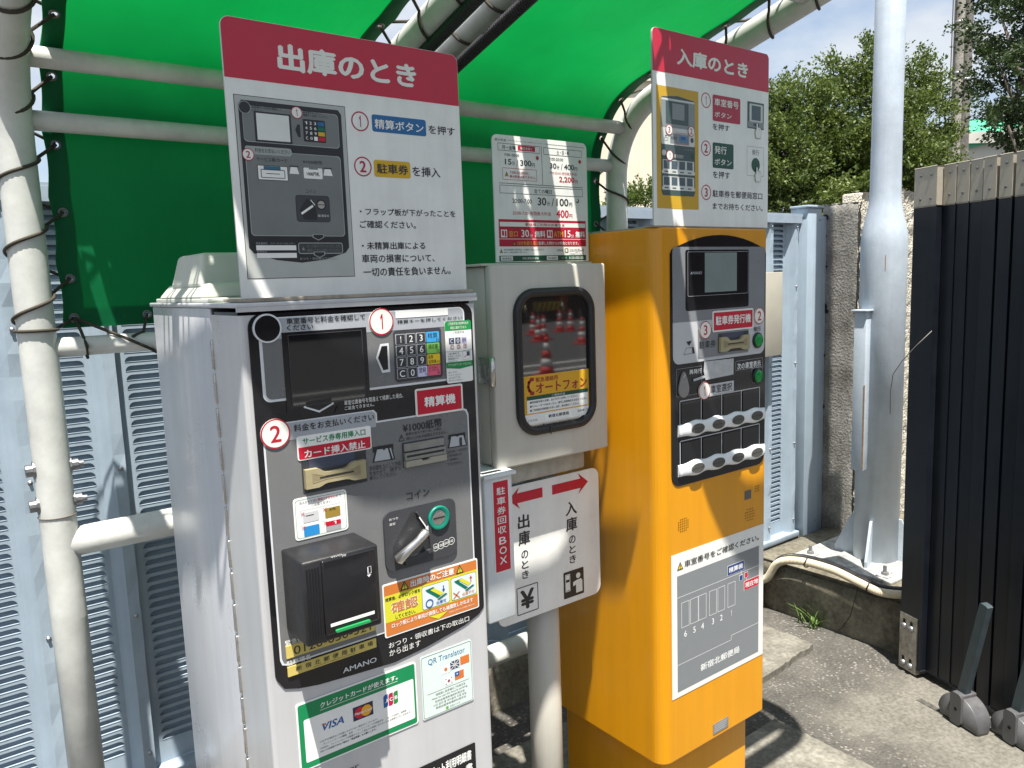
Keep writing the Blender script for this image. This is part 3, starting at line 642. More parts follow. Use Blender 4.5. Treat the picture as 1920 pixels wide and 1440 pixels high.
for a, e, ok in ((.385, .675, 1), (.695, .975, 0)):
    Q = S(a, .255, e, .70); b.rrect(SF, Q, .004, K, dd+.0005); b.rrect(SF, (Q[0]+.0006, Q[1]+.0006, Q[2]-.0006, Q[3]-.0006), .004, LB, dd+.0007)
    X = lambda x, y: (Q[0]+(Q[2]-Q[0])*x, Q[3]-(Q[3]-Q[1])*y); lift = 0 if ok else .06
    b.pg(SF, [X(.12, .16), X(.42, .12), X(.46, .20), X(.18, .26)][::-1], TGR, dd+.001); b.pg(SF, [X(.18, .26), X(.30, .22), X(.66, .60), X(.55, .66)][::-1], TGR, dd+.001)
    b.pg(SF, [X(.30, .22-lift), X(.44, .18-lift), X(.78, .50-lift), X(.66, .58-lift)][::-1], YG, dd+.0012); b.pg(SF, [X(.52, .70), X(.84, .54), X(.92, .58), X(.62, .74)][::-1], TGR, dd+.0014)
    ac = BLU if ok else ORG; s0 = 1 if ok else -1; cy = .28
    b.rect(SF, (X(.76, 0)[0], X(0, cy+.10)[1], X(.80, 0)[0], X(0, cy-.10)[1]), ac, dd+.0014); b.pg(SF, [X(.72, cy+.06*s0), X(.84, cy+.06*s0), X(.78, cy+.17*s0)], ac, dd+.0014)
    if ok:
        cc = X(.25, .78); rr_ = (Q[3]-Q[1])*.19; b.loop(SF, [(cc[0]+rr_*math.cos(2*math.pi*k/28), cc[1]+rr_*math.sin(2*math.pi*k/28)) for k in range(28)], rr_*.28, BLU, dd+.0012); b.text(SF, '出庫可', (X(.5, 0)[0], X(0, .92)[1], X(.86, 0)[0], X(0, .78)[1]), BLU, dd+.0012, .02)
    else:
        for l_ in ((.08, .66, .30, .92), (.08, .92, .30, .66)): b.line(SF, [X(l_[0], l_[1]), X(l_[2], l_[3])], .0022, ORG, dd+.0012)
        b.text(SF, '出庫不可', (X(.42, 0)[0], X(0, .90)[1], X(.90, 0)[0], X(0, .77)[1]), ORG, dd+.0012, .005)
b.text(SF, 'ロック板により車両が損傷しても補償致しかねます', S(.07, .755, .93, .845), W_, dd+.0005, .012); b.pg(SF, [C_ for C_ in ((q[0]+w_*.45, q[3]-h_*.86), (q[0]+w_*.55, q[3]-h_*.96), (q[0]+w_*.65, q[3]-h_*.86))], YG, dd+.0005)
b.text(SF, 'お支払い後、ロック板が下がったことをご確認のうえ出庫してください', S(.66, .885, .95, .915), W_, dd+.0005, 0)
b.build('caution_sticker', panel)
# card reader box
rx0, rx1, rz1, rz0, ry = .425, .555, 1.284, 1.147, 1.112
b = MB(); b.box(rx0, rx1, ry, 1.199, rz0, rz1, RUB, .004)
b.box(rx0+.030, rx1-.008, ry-.006, ry+.01, rz0+.012, rz1-.003, BLK, .003)
for i in range(5): b.box(rx0+.006+i*.0046, rx0+.0084+i*.0046, ry-.0012, ry+.002, rz0+.012, rz1-.012, BLK)
RF = Fr((0, ry-.0065, 0), (1, 0, 0), (0, -1, 0))
T(b, RF, 'VIVO', (620, 1047, 641, 1038), W_, 0, .015); T(b, RF, 'pay', (642, 1045, 649, 1038), W_, 0, 0)
Q = RF.b(688, 1063, 696.5, 1074); b.loop(RF, rr(*Q, .0004), .0006, W_, 0); b.rect(RF, (Q[0], Q[1], Q[0]+(Q[2]-Q[0])*.3, Q[3]), W_, 0); b.pg(RF, RF.P([(688, 1078), (696, 1076), (692, 1082)]), W_, 0)
Q = RF.b(620, 1170, 702.5, 1150.5); b.rect(RF, Q, W_, .0003); b.text(RF, '⚠お支払後すぐにカードをお取り下さい', (Q[0]+.008, Q[1]+.0022, Q[2]-.006, Q[3]-.0022), GRN, .0006, 0)
rd = b.build('card_reader', panel)
b = MB(); Q = RF.b(629, 1181, 694, 1165); b.slab(RF, rr(*Q, .003), -.001, .004, M('green_plastic', (.02, .27, .08), .3)); b.build('card_mouth', rd)
# ---- lower front
q = SF.b(553, 1322, 784.5, 1356); b = plate(SF, q, .005, .001, W_); dd = .002; q0 = q
vb = SF.p(573.7, 1440)[1]-.02
b2 = SF.b(553, 1322, 784.5, 1356); q = (b2[0], SF.p(784, 1355)[1], b2[2], b2[3]); 
b = plate(SF, q, .005, .001, W_); w_, h_ = q[2]-q[0], q[3]-q[1]
b.rrect(SF, (q[0]+.003, q[1]+.003, q[2]-.003, q[3]-.003), .004, GRN, dd)
inn = SF.b(568, 1350, 777.5, 1345); b.rrect(SF, inn, .003, W_, dd+.0003)
T(b, SF, 'クレジットカードが使えます。', (598.5, 1317, 744.5, 1273), W_, dd+.0005, .03)
ul = SF.b(599, 1331, 744, 1277); b.line(SF, [(ul[0], SF.p(599, 1331)[1]), (ul[2], SF.p(599, 1331)[1])], .0008, W_, dd+.0005)
T(b, SF, 'VISA', (603, 1356, 644, 1354), BLU, dd+.0006, .035, .25); b.pg(SF, SF.P([(600, 1357.5), (610, 1354.5), (610.5, 1358)]), ORG, dd+.0008)
Q = SF.b(660, 1327, 699, 1337.5); b.rect(SF, Q, ink('cardnavy', (.025, .02, .07)), dd+.0006); cw = Q[2]-Q[0]; chh = Q[3]-Q[1]; rr0 = chh*.40
b.circ(SF, Q[0]+cw*.33, (Q[1]+Q[3])/2, rr0, ink('mcred', (.60, .01, .03)), dd+.0009); b.circ(SF, Q[0]+cw*.66, (Q[1]+Q[3])/2, rr0, ink('mcamber', (.80, .38, .02)), dd+.0012)
b.text(SF, 'MasterCard', (Q[0]+cw*.07, Q[1]+chh*.40, Q[2]-cw*.06, Q[1]+chh*.60), W_, dd+.0015, .03, .1)
Q = SF.b(717.2, 1303.5, 745.6, 1316); cw = Q[2]-Q[0]
for i, (ch, cc) in enumerate((('J', BLU), ('C', ink('jcbred', (.42, .01, .05))), ('B', ink('jcbgreen', (.02, .22, .05))))):
    a = Q[0]+cw*(i*.345); b.rrect(SF, (a, Q[1], a+cw*.31, Q[3]), .006, cc, dd+.0006, 'bd'); hh = (Q[3]-Q[1]); b.text(SF, ch, (a+cw*.07, Q[1]+hh*.36, a+cw*.27, Q[1]+hh*.64), W_, dd+.0009, .04)
for i, (s_, x0, x1) in enumerate((('○以下の場合はご利用いただけない場合がございます。', .02, .57), ('・クレジットカードの種類、条件　・クレジットカードの回線状況　・カードの変形、破損等', .035, .86), ('○当社は、クレジットカードの誤差りによって発生する損害に対するいかなる補償もいたしかねます。', .02, .92), ('※カードが利用できない場合は［現金精算］をお願いします。', .02, .55))):
    iw, ih = inn[2]-inn[0], inn[3]-inn[1]; zz = inn[1]+ih*(.335-i*.077); b.text(SF, s_, (inn[0]+iw*(.10+x0), zz, inn[0]+iw*min(.96, .10+x1*.95), zz+ih*.05), K, dd+.0006, .012 if i == 3 else .002)
b.build('credit_card_sticker', door)
q = SF.b(786.7, 1233, 887.6, 1311.5); b = plate(SF, q, .004, .001, ink('mint', (.62, .72, .68))); w_, h_ = q[2]-q[0], q[3]-q[1]; dd = .0019
b.loop(SF, rr(q[0]+.002, q[1]+.002, q[2]-.002, q[3]-.002, .004), .0007, DGRN, dd)
b.text(SF, 'QR Translator', S(.14, .075, .86, .18), ink('qrblue', (.02, .16, .33)), dd, 0)
def flag(a, c, cc): b.rect(SF, S(a, c, a+.18, c+.13), ink(cc[0], cc[1]), dd)
flag(.38, .26, ('flagwhite', (.75, .76, .76))); b.circ(SF, *( (S(.38, .26, .56, .39)[0]+S(.38, .26, .56, .39)[2])/2, (S(.38, .26, .56, .39)[1]+S(.38, .26, .56, .39)[3])/2 ), .0035, ORG, dd+.0003)
flag(.56, .24, ('flagblue', (.04, .05, .12))); fq = S(.56, .24, .74, .37)
for l_ in ((0, .5, 1, .5), (.5, 0, .5, 1), (0, 0, 1, 1), (0, 1, 1, 0)): b.line(SF, [(fq[0]+(fq[2]-fq[0])*l_[0], fq[1]+(fq[3]-fq[1])*l_[1]), (fq[0]+(fq[2]-fq[0])*l_[2], fq[1]+(fq[3]-fq[1])*l_[3])], .0012, W_, dd+.0003)
flag(.76, .22, ('flagred', (.60, .16, .03))); flag(.64, .43, ('flagred', (.60, .16, .03))); b.rect(SF, S(.64, .43, .73, .50), BLU, dd+.0003); b.circ(SF, (S(.64, .43, .73, .5)[0]+S(.64, .43, .73, .5)[2])/2, (S(.64, .43, .73, .5)[1]+S(.64, .43, .73, .5)[3])/2, .0014, W_, dd+.0005)
fq = S(.44, .46, .60, .59); b.rect(SF, fq, ink('flagwhite', (.75, .76, .76)), dd); b.circ(SF, (fq[0]+fq[2])/2, (fq[1]+fq[3])/2, .0028, ink('taegeuk', (.3, .06, .08)), dd+.0003)
for sx_ in (.15, .85):
    for sy_ in (.2, .8): b.circ(SF, fq[0]+(fq[2]-fq[0])*sx_, fq[1]+(fq[3]-fq[1])*sy_, .0012, K, dd+.0003, 6)
b.line(SF, [(q[0]+w_*.1, q[3]-h_*.62), (q[2]-w_*.08, q[3]-h_*.62)], .0006, K, dd)
for i, s_ in enumerate(('時間貸し駐車場のご利用方法', 'How to use the hourly parking', '时间出租停车场的利用方法', '시간 임대 용 주차장의 이용 방법', '時間出租停車場的利用方法')): b.text(SF, s_, S((.26, .18, .24, .2, .25)[i], .65+i*.053, (.84, .88, .82, .85, .84)[i], .688+i*.053), K, dd, .004)
b.text(SF, '三井のリパーク', S(.52, .925, .72, .96), DGRN, dd, .004); b.rrect(SF, S(.44, .92, .49, .965), .001, ink('logogreen', (.15, .35, .05)), dd); b.build('translator_sticker', door)
q = SF.b(771, 1444, 890, 1391); q = (q[0], SF.p(889.4, 1391)[1]-.105, q[2], SF.p(889.4, 1391)[1]); b = plate(SF, q, .003, .001, BLK); w_, h_ = q[2]-q[0], q[3]-q[1]; dd = .002
b.text(SF, 'クレジット利用明細書', S(.10, .10, .93, .30), W_, dd, .02); b.text(SF, '駐車証明書'[2:4], S(.50, .36, .73, .56), W_, dd, .02); b.text(SF, '書', S(.83, .36, .94, .56), W_, dd, .02); b.text(SF, '領収', S(.55, .62, .77, .82), W_, dd, .02); b.text(SF, '書', S(.83, .62, .94, .82), W_, dd, .02); b.text(SF, '在', S(.38, .36, .48, .56), W_, dd, .02)
b.build('receipt_label', door)
b = MB(); T(b, SF, 'or', (653, 1441, 673, 1437), K, .0012, .03); b.build('door_lettering', door)

# ---- ledge, antenna housing and instruction board on top of the silver machine
def board(name, fr, q, r, th, label, cat, only='cd'):
    t = thing(name, label, cat, fr.w((q[0]+q[2])/2, q[1], 0))
    BW = M('board_white', (.79, .80, .77), .34, 0, .07, 9, .02, 200, streak=.06); BE = M('board_edge', (.45, .47, .46), .4)
    b = MB(); b.slab(fr, rr(*q, r, 8, only), -th, 0, BW, BE); return t, b
GF = Fr((0, 1.222, 0), (1, 0, 0), (0, -1, 0))
q = GF.b(408.5, 29, 874.5, 543.5); q = (GF.p(453, 558)[0], GF.p(875, 543)[1], GF.p(875, 543)[0], GF.p(857, 104)[1])
sg, b = board('instruction_board', GF, q, .014, .004, 'white exit instruction board with red header reading 出庫のとき, bolted on the silver machine', 'sign')
gq = q; gw, gh = q[2]-q[0], q[3]-q[1]
hv = GF.p(858, 199)[1]; hp = [p_ for p_ in rr(*(q[0]+.0005, q[1], q[2]-.0005, q[3]-.0005), .014, 8, 'cd') if p_[1] > hv]
HRED = ink('headerred', (.50, .02, .05)); b.pg(GF, [(q[0]+.0005, hv), (q[2]-.0005, hv)]+hp, HRED, .0003)
T(b, GF, '出庫のとき', (518, 79, 781, 167), ink('offwhite', (.74, .75, .70)), .0006, .05)
OR = ink('outlinered', (.40, .015, .05)); BLUE = ink('boxblue', (.015, .13, .33)); YBOX = ink('boxyellow', (.62, .38, .012))
TX = ink('textdark', (.035, .035, .04))
for px, py, s_ in ((675, 227.5, '1'), (680.4, 312.4, '2')):
    u, v = GF.p(px, py); r0 = GF.rad(px, py, 18.5); b.loop(GF, [(u+r0*math.cos(2*math.pi*k/36), v+r0*math.sin(2*math.pi*k/36)) for k in range(36)], r0*.13, OR, .0004)
    a = txt_geo(s_, .01)[2]; hh = r0*1.15; b.text(GF, s_, (u-hh*a/2, v-hh/2, u+hh*a/2, v+hh/2), OR, .0004, .03)
b.rrect(GF, GF.b(696.3, 214, 799.3, 256), .004, BLUE, .0004); T(b, GF, '精算ボタン', (701.5, 222.5, 794, 250), W_, .0008, .02)
T(b, GF, 'を押す', (802.8, 234, 853, 255.5), TX, .0004, .018)
b.rrect(GF, GF.b(700.3, 299.3, 770, 335), .004, YBOX, .0004); T(b, GF, '駐車券', (706, 306, 765.5, 328.5), TX, .0008, .022); T(b, GF, 'を挿入', (772.5, 311.5, 825.5, 333.5), TX, .0004, .018)
for s_, q4 in (('・フラップ板が下がったことを', (674, 389.5, 854, 407.5)), ('ご確認ください。', (674, 413, 780, 429)), ('・未精算出庫による', (678, 453.5, 797.4, 467.5)), ('車両の損害について、', (678, 477, 815, 491)), ('一切の責任を負いません。', (681, 502, 845, 514.5))):
    T(b, GF, s_, q4, TX, .0004, .02)
b.build('board_plate', sg)
# diagram of the machine printed on the board
b = MB(); Zp = lambda x, y: (420+x/3.692, 150+y/3.692); Bz = lambda x0, y0, x1, y1: GF.b(*Zp(x0, y0), *Zp(x1, y1)); TZ = lambda s_, x0, y0, x1, y1, m, d, bo=0: b.text(GF, s_, Bz(x0, y0, x1, y1), m, d, bo)
DG = ink('diagram_grey', (.33, .36, .34)); DM = ink('diagram_mid', (.17, .185, .18)); DK = ink('diagram_dark', (.022, .023, .027))
Q = Bz(62, 95, 907, 1360); b.rect(GF, Q, DK, .0003); b.rect(GF, (Q[0]+.001, Q[1]+.001, Q[2]-.001, Q[3]-.001), ink('diagram_back', (.42, .44, .42)), .0005)
pl = [GF.p(*Zp(*p_)) for p_ in ((95, 170), (110, 140), (790, 205), (805, 235), (872, 1215), (850, 1255), (700, 1295), (500, 1310), (300, 1290), (205, 1255), (183, 1220))]
Qk = Bz(93, 133, 870, 1240); pk = [(Qk[0]+(Qk[2]-Qk[0])*a, Qk[3]-(Qk[3]-Qk[1])*c) for a, c in ((0, .03), (.03, 0), (.97, 0), (1, .03), (1, .92), (.96, .955), (.75, 1.0), (.5, 1.02), (.25, 1.0), (.04, .955), (0, .92))]
b.pg(GF, pk[::-1], DK, .0007)
kx = lambda a, c, e, g: (Qk[0]+(Qk[2]-Qk[0])*a, Qk[3]-(Qk[3]-Qk[1])*g, Qk[0]+(Qk[2]-Qk[0])*e, Qk[3]-(Qk[3]-Qk[1])*c)
b.rrect(GF, kx(.03, .03, .965, .255), .006, DG, .0009); b.rrect(GF, kx(.035, .034, .96, .25), .006, DM, .0011); b.rrect(GF, kx(.03, .305, .965, .845), .006, DG, .0009); b.rrect(GF, kx(.037, .311, .958, .84), .006, DM, .0011)
b.rrect(GF, kx(.03, .28, .47, .33), .004, DG, .0012); b.rect(GF, kx(.48, .275, .97, .306), DK, .0012)
b.rect(GF, kx(.135, .062, .485, .25), DK, .0013); b.rect(GF, kx(.155, .072, .465, .238), ink('diagram_white', (.68, .70, .67)), .0015)
def cirk(a, c, r0, s_, ring=True):
    u, v = Qk[0]+(Qk[2]-Qk[0])*a, Qk[3]-(Qk[3]-Qk[1])*c
    if s_: b.circ(GF, u, v, r0, OR, .0016); b.circ(GF, u, v, r0*.86, ink('offwhite', (.74, .75, .70)), .0018); aa = txt_geo(s_, .02)[2]; hh = r0*1.1; b.text(GF, s_, (u-hh*aa/2, v-hh/2, u+hh*aa/2, v+hh/2), OR, .002, .02)
    else: b.circ(GF, u, v, r0, DG, .0016); b.circ(GF, u, v, r0*.9, DK, .0018)
cirk(.055, .045, .0095, None); cirk(.545, .045, .0095, '1'); cirk(.055, .335, .0095, '2')
b.text(GF, '車室番号と料金を確認して', kx(.12, .026, .40, .045), DK, .0014, 0); b.text(GF, 'ください', kx(.12, .049, .22, .062), DK, .0014, 0); b.text(GF, '車室番号を入力して', kx(.61, .026, .80, .043), DK, .0014, 0); b.text(GF, '精算キーを押してください', kx(.61, .047, .86, .064), DK, .0014, 0)
b.pg(GF, [(Qk[0]+(Qk[2]-Qk[0])*a, Qk[3]-(Qk[3]-Qk[1])*c) for a, c in ((.52, .155), (.545, .12), (.57, .12), (.57, .20), (.545, .20))][::-1], DK, .0014)
Kq = kx(.60, .08, .825, .225); b.rrect(GF, Kq, .002, DK, .0013)
for r0 in range(4):
    for c0 in range(4):
        kw, kh = Kq[2]-Kq[0], Kq[3]-Kq[1]; a = Kq[0]+kw*(.06+c0*.20); v1 = Kq[3]-kh*(.08+r0*.225); e = a+kw*(.16 if c0 < 3 else .30); ch = '123 456 789 C0  '[r0*4+c0]
        if ch != ' ': b.text(GF, ch, (a+kw*.03, v1-kh*.15, a+kw*.13, v1-kh*.02), W_, .0016, .02)
        else: b.rect(GF, (a, v1-kh*.18, e, v1), {3: BLUE, 7: TGR, 11: YBOX, 14: W_, 15: RED}[r0*4+c0], .0016)
b.text(GF, '料金をお支払いください', kx(.12, .289, .455, .318), DK, .0014, .004); b.text(GF, 'サービス券/カード', kx(.13, .345, .42, .372), DK, .0014, 0); b.text(GF, '¥1000紙幣', kx(.575, .345, .77, .368), DK, .0014, 0)
Q = kx(.13, .395, .42, .49); b.rect(GF, Q, DK, .0013); b.rect(GF, (Q[0]+.001, Q[1]+.001, Q[2]-.001, Q[3]-.001), W_, .0015); b.rect(GF, kx(.19, .40, .35, .425), ink('slotteal', (.03, .14, .22)), .0017); b.loop(GF, rr(*kx(.16, .42, .39, .475), .002), .001, DK, .0018); b.rect(GF, kx(.21, .445, .34, .449), DK, .0018)
Q = kx(.575, .395, .765, .465); b.rrect(GF, Q, .002, W_, .0015); b.text(GF, '1000円札', kx(.605, .42, .735, .447), DK, .0017, .02); b.rect(GF, kx(.63, .392, .72, .405), DM, .0017)
for a in (.44, .78):
    b.pg(GF, [(Qk[0]+(Qk[2]-Qk[0])*x, Qk[3]-(Qk[3]-Qk[1])*y) for x, y in ((a+.01, .395), (a+.07, .395), (a+.09, .44), (a-.005, .44))][::-1], W_, .0014); b.rect(GF, kx(a, .388, a+.085, .396), DK, .0016)
b.text(GF, 'コイン', kx(.585, .535, .685, .56), DK, .0014, 0); b.rrect(GF, kx(.475, .575, .82, .75), .005, DK, .0013); b.rrect(GF, kx(.48, .579, .815, .746), .005, ink('diagram_charcoal', (.05, .055, .058)), .0015)
b.pg(GF, [(Qk[0]+(Qk[2]-Qk[0])*x, Qk[3]-(Qk[3]-Qk[1])*y) for x, y in ((.51, .67), (.58, .60), (.625, .60), (.675, .66), (.68, .735), (.55, .735), (.53, .71))][::-1], DK, .0017); b.line(GF, [(Qk[0]+(Qk[2]-Qk[0])*x, Qk[3]-(Qk[3]-Qk[1])*y) for x, y in ((.53, .695), (.64, .645))], .0035, W_, .0019); b.line(GF, [(Qk[0]+(Qk[2]-Qk[0])*x, Qk[3]-(Qk[3]-Qk[1])*y) for x, y in ((.625, .605), (.665, .638))], .0012, W_, .0019)
u, v = Qk[0]+(Qk[2]-Qk[0])*.73, Qk[3]-(Qk[3]-Qk[1])*.635; b.circ(GF, u, v, .0085, DK, .0017); b.circ(GF, u, v, .0062, ink('diagram_steel', (.40, .38, .34)), .0019); b.rect(GF, (u-.0062, v-.0006, u+.0062, v+.0006), DK, .0021); b.text(GF, '500 100 50 10', kx(.69, .70, .80, .715), W_, .0017, 0)
b.rect(GF, kx(.065, .905, .45, .937), W_, .0013); b.rect(GF, kx(.065, .955, .45, .987), W_, .0013); b.text(GF, '緊急連絡先　リパークコールセンター', kx(.065, .885, .44, .900), DG, .0012, 0); b.text(GF, '駐車場名', kx(.07, .94, .16, .952), DG, .0012, 0)
b.loop(GF, rr(*kx(.47, .887, .93, .962), .004), .0014, DG, .0013); b.rrect(GF, kx(.48, .893, .92, .956), .003, ink('diagram_charcoal', (.05, .055, .058)), .0012); b.warn(GF, kx(.50, .905, .54, .94), .0014, DG); b.text(GF, 'ロック板が下がっていることを', kx(.56, .90, .90, .92), DM, .0014, 0); b.text(GF, '確認してから出庫してください', kx(.56, .928, .90, .948), DM, .0014, 0)
for c in (.843, .96):
    b.pg(GF, [(Qk[0]+(Qk[2]-Qk[0])*x, Qk[3]-(Qk[3]-Qk[1])*y) for x, y in ((.62, c-.012), (.74, c-.012), (.74, c+.01), (.68, c+.03), (.62, c+.01))][::-1], DG, .0016); b.pg(GF, [(Qk[0]+(Qk[2]-Qk[0])*x, Qk[3]-(Qk[3]-Qk[1])*y) for x, y in ((.63, c-.008), (.73, c-.008), (.73, c+.007), (.68, c+.024), (.63, c+.007))][::-1], DK, .0018)
b.text(GF, 'おつり・領収書は下の取出口', kx(.48, .985, .88, 1.002), DG, .0012, 0)
b.build('board_diagram', sg)
# bracket ledge under the board
b = MB(); RST = M('dusty_ledge', (.33, .29, .24), .8, 0, .3, 40); b.box(q[0]-.03 if False else .398, .822, 1.198, 1.30, STOP+.0045, STOP+.0105, RST, .001); b.build('bracket', sg)
an = thing('antenna_housing', 'pale grey plastic antenna housing on top of the silver pay machine', 'antenna', (.44, 1.5, STOP))
AG = M('aged_plastic', (.50, .52, .46), .5, 0, .05, 20, .1, 400)
b = MB(); b.box(.392, .66, 1.36, 1.72, STOP+.0045, STOP+.012, AG, .002)
def frustum(mb, x0, x1, y0, y1, z0, z1, ins, m, bev):
    t = bmesh.new(); bmesh.ops.create_cube(t, size=1)
    for v in t.verts:
        k = 1 if v.co.z > 0 else 0; sx_ = 1 if v.co.x > 0 else -1; sy_ = 1 if v.co.y > 0 else -1
        v.co = Vector(((x0+x1)/2+v.co.x*(x1-x0)-sx_*ins[0]*k, (y0+y1)/2+v.co.y*(y1-y0)-sy_*ins[1]*k, z0 if not k else z1))
    bmesh.ops.bevel(t, geom=t.edges[:], offset=bev, segments=3, profile=.5, affect='EDGES'); mb.merge(t, m, False)
b2_ = MB()
frustum(b, .390, .63, 1.40, 1.69, STOP+.012, STOP+.038, (.02, .012), AG, .006); b.build('base', an)
b = MB(); frustum(b, .402, .53, 1.44, 1.64, STOP+.03, STOP+.093, (.014, .02), AG, .008); b.build('dome', an)

# ================================================================== EMERGENCY PHONE BOX ON A POST, PRICE BOARD, ARROW BOARD, TICKET BIN
BEI = M('beige_enamel', (.53, .51, .45), .42, 0, .05, 7, .12, 350, streak=.06)
BEID = M('beige_enamel_old', (.42, .41, .36), .6, 0, .2, 30, .4, 160)
GLASS = M('dark_window', (.010, .009, .009), .03, 0, 0, 5, 0, 1, 1.0); GLASS.node_tree.nodes['Principled BSDF'].inputs['IOR'].default_value = 1.75
PY = 1.30; PF = Fr((0, PY, 0), (1, 0, 0), (0, -1, 0))
ph = thing('phone_box', 'beige emergency telephone cabinet on a post with a dark rubber framed window', 'phone box', (1.14, 1.42, 0))
X0, X1, Z0, Z1 = .936, 1.2595, 1.305, 1.7335
b = MB(); b.box(X0+.004, X1-.004, PY+.028, PY+.20, Z0+.004, Z1-.002, BEI, .004); cb = b.build('cabinet', ph)
b = MB(); b.box(X0, X1, PY, PY+.022, Z0, Z1, BEI, .005, 3); b.box(X0+.008, X1-.008, PY+.021, PY+.029, Z0+.008, Z1-.008, DPL); dr = b.build('door', ph)
b = MB(); b.box(X0-.012, X1-.03, PY+.012, PY+.21, Z1-.001, Z1+.004, BEI, .001); b.build('top_flange', ph)
b = MB(); b.tube([(X0-.003, PY+.003, 1.485), (X0-.003, PY+.003, 1.545)], .0075, STEEL, 12); b.box(X0-.006, X0+.003, PY+.004, PY+.05, 1.487, 1.543, STEEL, .002); b.box(X0-.008, X0-.004, PY+.022, PY+.038, 1.50, 1.53, BM, .001); b.build('hinge', dr)
q = PF.b(962, 543, 1112, 818); q = (q[0], PF.p(985, 818)[1], PF.p(1112, 700)[0], PF.p(1060, 539)[1]); q = (PF.p(963, 650)[0], PF.p(985, 819)[1], PF.p(1112, 640)[0], PF.p(1060, 538)[1])
def offs(q, o): return (q[0]+o, q[1]+o, q[2]-o, q[3]-o)
pth = [PF.w(u, v, .004) for u, v in rr(*offs(q, .009), .045, 8)]
b = MB(); b.tube(pth, .0095, RUB, 12, closed=True)
b.box(pth[0].x+.075, pth[0].x+.0765, PY-.0145, PY-.0125, q[1]-.001, q[1]+.019, DPL); b.build('rubber_gasket', dr)
b = MB(); b.rrect(PF, offs(q, .009), .045, GLASS, .0015); b.build('window_pane', dr)
q = PF.b(979, 709, 1107, 776); q = (PF.p(980.5, 706)[0], PF.p(985, 797)[1], PF.p(1105.5, 775)[0], PF.p(1102, 691)[1]); w_, h_ = q[2]-q[0], q[3]-q[1]
b = plate(PF, q, .001, .0016, W_, .0006); dd = .0025; PO = ink('phoneorange', (.66, .36, .02)); MAR = ink('maroon', (.30, .015, .02))
b.rect(PF, S(0, 0, 1, .80), PO, dd); b.rect(PF, S(.035, .46, .965, .775), W_, dd+.0003); b.rect(PF, S(.035, .42, .965, .50), DGRN, dd+.0006)
b.text(PF, '緊急連絡用', S(.17, .045, .50, .145), MAR, dd+.0003, .012); b.text(PF, 'オートフォン', S(.17, .165, .955, .385), MAR, dd+.0003, .03)
b.line(PF, [(q[0]+w_*x, q[3]-h_*y) for x, y in ((.12, .065), (.07, .13), (.06, .22), (.075, .30), (.125, .37))], .0065, MAR, dd+.0003)
for y in (.075, .36): b.rect(PF, S(.085, y-.035, .145, y+.035), MAR, dd+.0004)
b.text(PF, 'ご使用方法', S(.40, .435, .60, .485), W_, dd+.0009, 0)
for i, s_ in enumerate(('❶受話器を取り次第、白いボタンを押してください。', '❷オペレーターが出ましたら、番号に駐車場名をお伝えください。', '❸ご利用後は受話器を元戻し頂き、扉を閉めてください。')): b.text(PF, s_, S(.075, .525+i*.083, (.80, .955, .82)[i], .575+i*.083), K, dd+.0006, .006)
b.text(PF, 'こちらは', S(.04, .90, .18, .945), K, dd, .004); b.rect(PF, S(.29, .825, .70, .965), ink('stickerwhite', (.86, .86, .84)), dd); b.text(PF, '新宿北郵便局', S(.345, .855, .655, .93), K, dd+.0003, .02); b.text(PF, '駐車場です', S(.80, .86, .965, .91), K, dd, .004)
b.build('phone_sticker', dr)
b = MB(); b.box(1.01, 1.235, PY+.055, PY+.17, Z0-.055, Z0+.003, BEID, .008, 3); b.build('bracket', ph)
b = MB(); b.tube([(1.142, 1.42, -.01), (1.142, 1.42, Z0-.05)], .040, BEI, 28); b.build('post', ph)

# price board standing on the phone cabinet
TY = 1.42; TF = Fr((0, TY, 0), (1, 0, 0), (0, -1, 0))
q = (TF.p(926, 370)[0], TF.p(933, 492)[1], TF.p(1103, 450)[0], TF.p(1098, 269)[1])
tb, b = board('price_board', TF, q, .014, .003, 'white parking price board above the phone cabinet with red free parking band', 'sign')
Zq = lambda x, y: (860+x/4.237, 220+y/4.237); ZB = lambda x0, y0, x1, y1: TF.b(*Zq(x0, y0), *Zq(x1, y1))
def TT(s_, x0, y0, x1, y1, m=TX, d=.0003, bo=.014): b.text(TF, s_, ZB(x0, y0, x1, y1), m, d, bo)
PR = ink('pricered', (.44, .012, .04))
TT('最大料金', 285, 163, 378, 192, TX, .0003, .004); TT('※最大料金は繰り返し適用となります。', 388, 178, 672, 214, TX, .0003, 0)
def LN(x0, y0, x1, y1, w=.0012, m=TX): b.line(TF, [TF.p(*Zq(x0, y0)), (TF.p(*Zq(x1, y1))[0], TF.p(*Zq(x0, y0))[1] if abs(x1-x0) > 40 else TF.p(*Zq(x1, y1))[1])], w, m, .0003)
LN(684, 212, 992, 244, .0008); LN(655, 228, 668, 536, .0012); LN(322, 520, 982, 560, .0012)
b.loop(TF, rr(*ZB(308, 200, 645, 290), .001), .001, TX, .0003); TT('月〜金曜', 342, 218, 452, 262); Q = ZB(468, 222, 606, 275); b.rect(TF, Q, PR, .0003); TT('祝日を除く', 488, 234, 585, 266, W_, .0006)
b.loop(TF, rr(*ZB(672, 238, 975, 322), .001), .001, TX, .0003); TT('土・日・祝', 778, 262, 876, 302)
TT('7:00-20:00', 360, 284, 480, 316); TT('15', 366, 328, 420, 378, TX, .0003, .035); TT('分', 423, 348, 446, 382); TT('/', 458, 336, 474, 390, TX, .0003, .0); TT('300', 488, 338, 578, 392, TX, .0003, .035); TT('円', 580, 364, 604, 398)
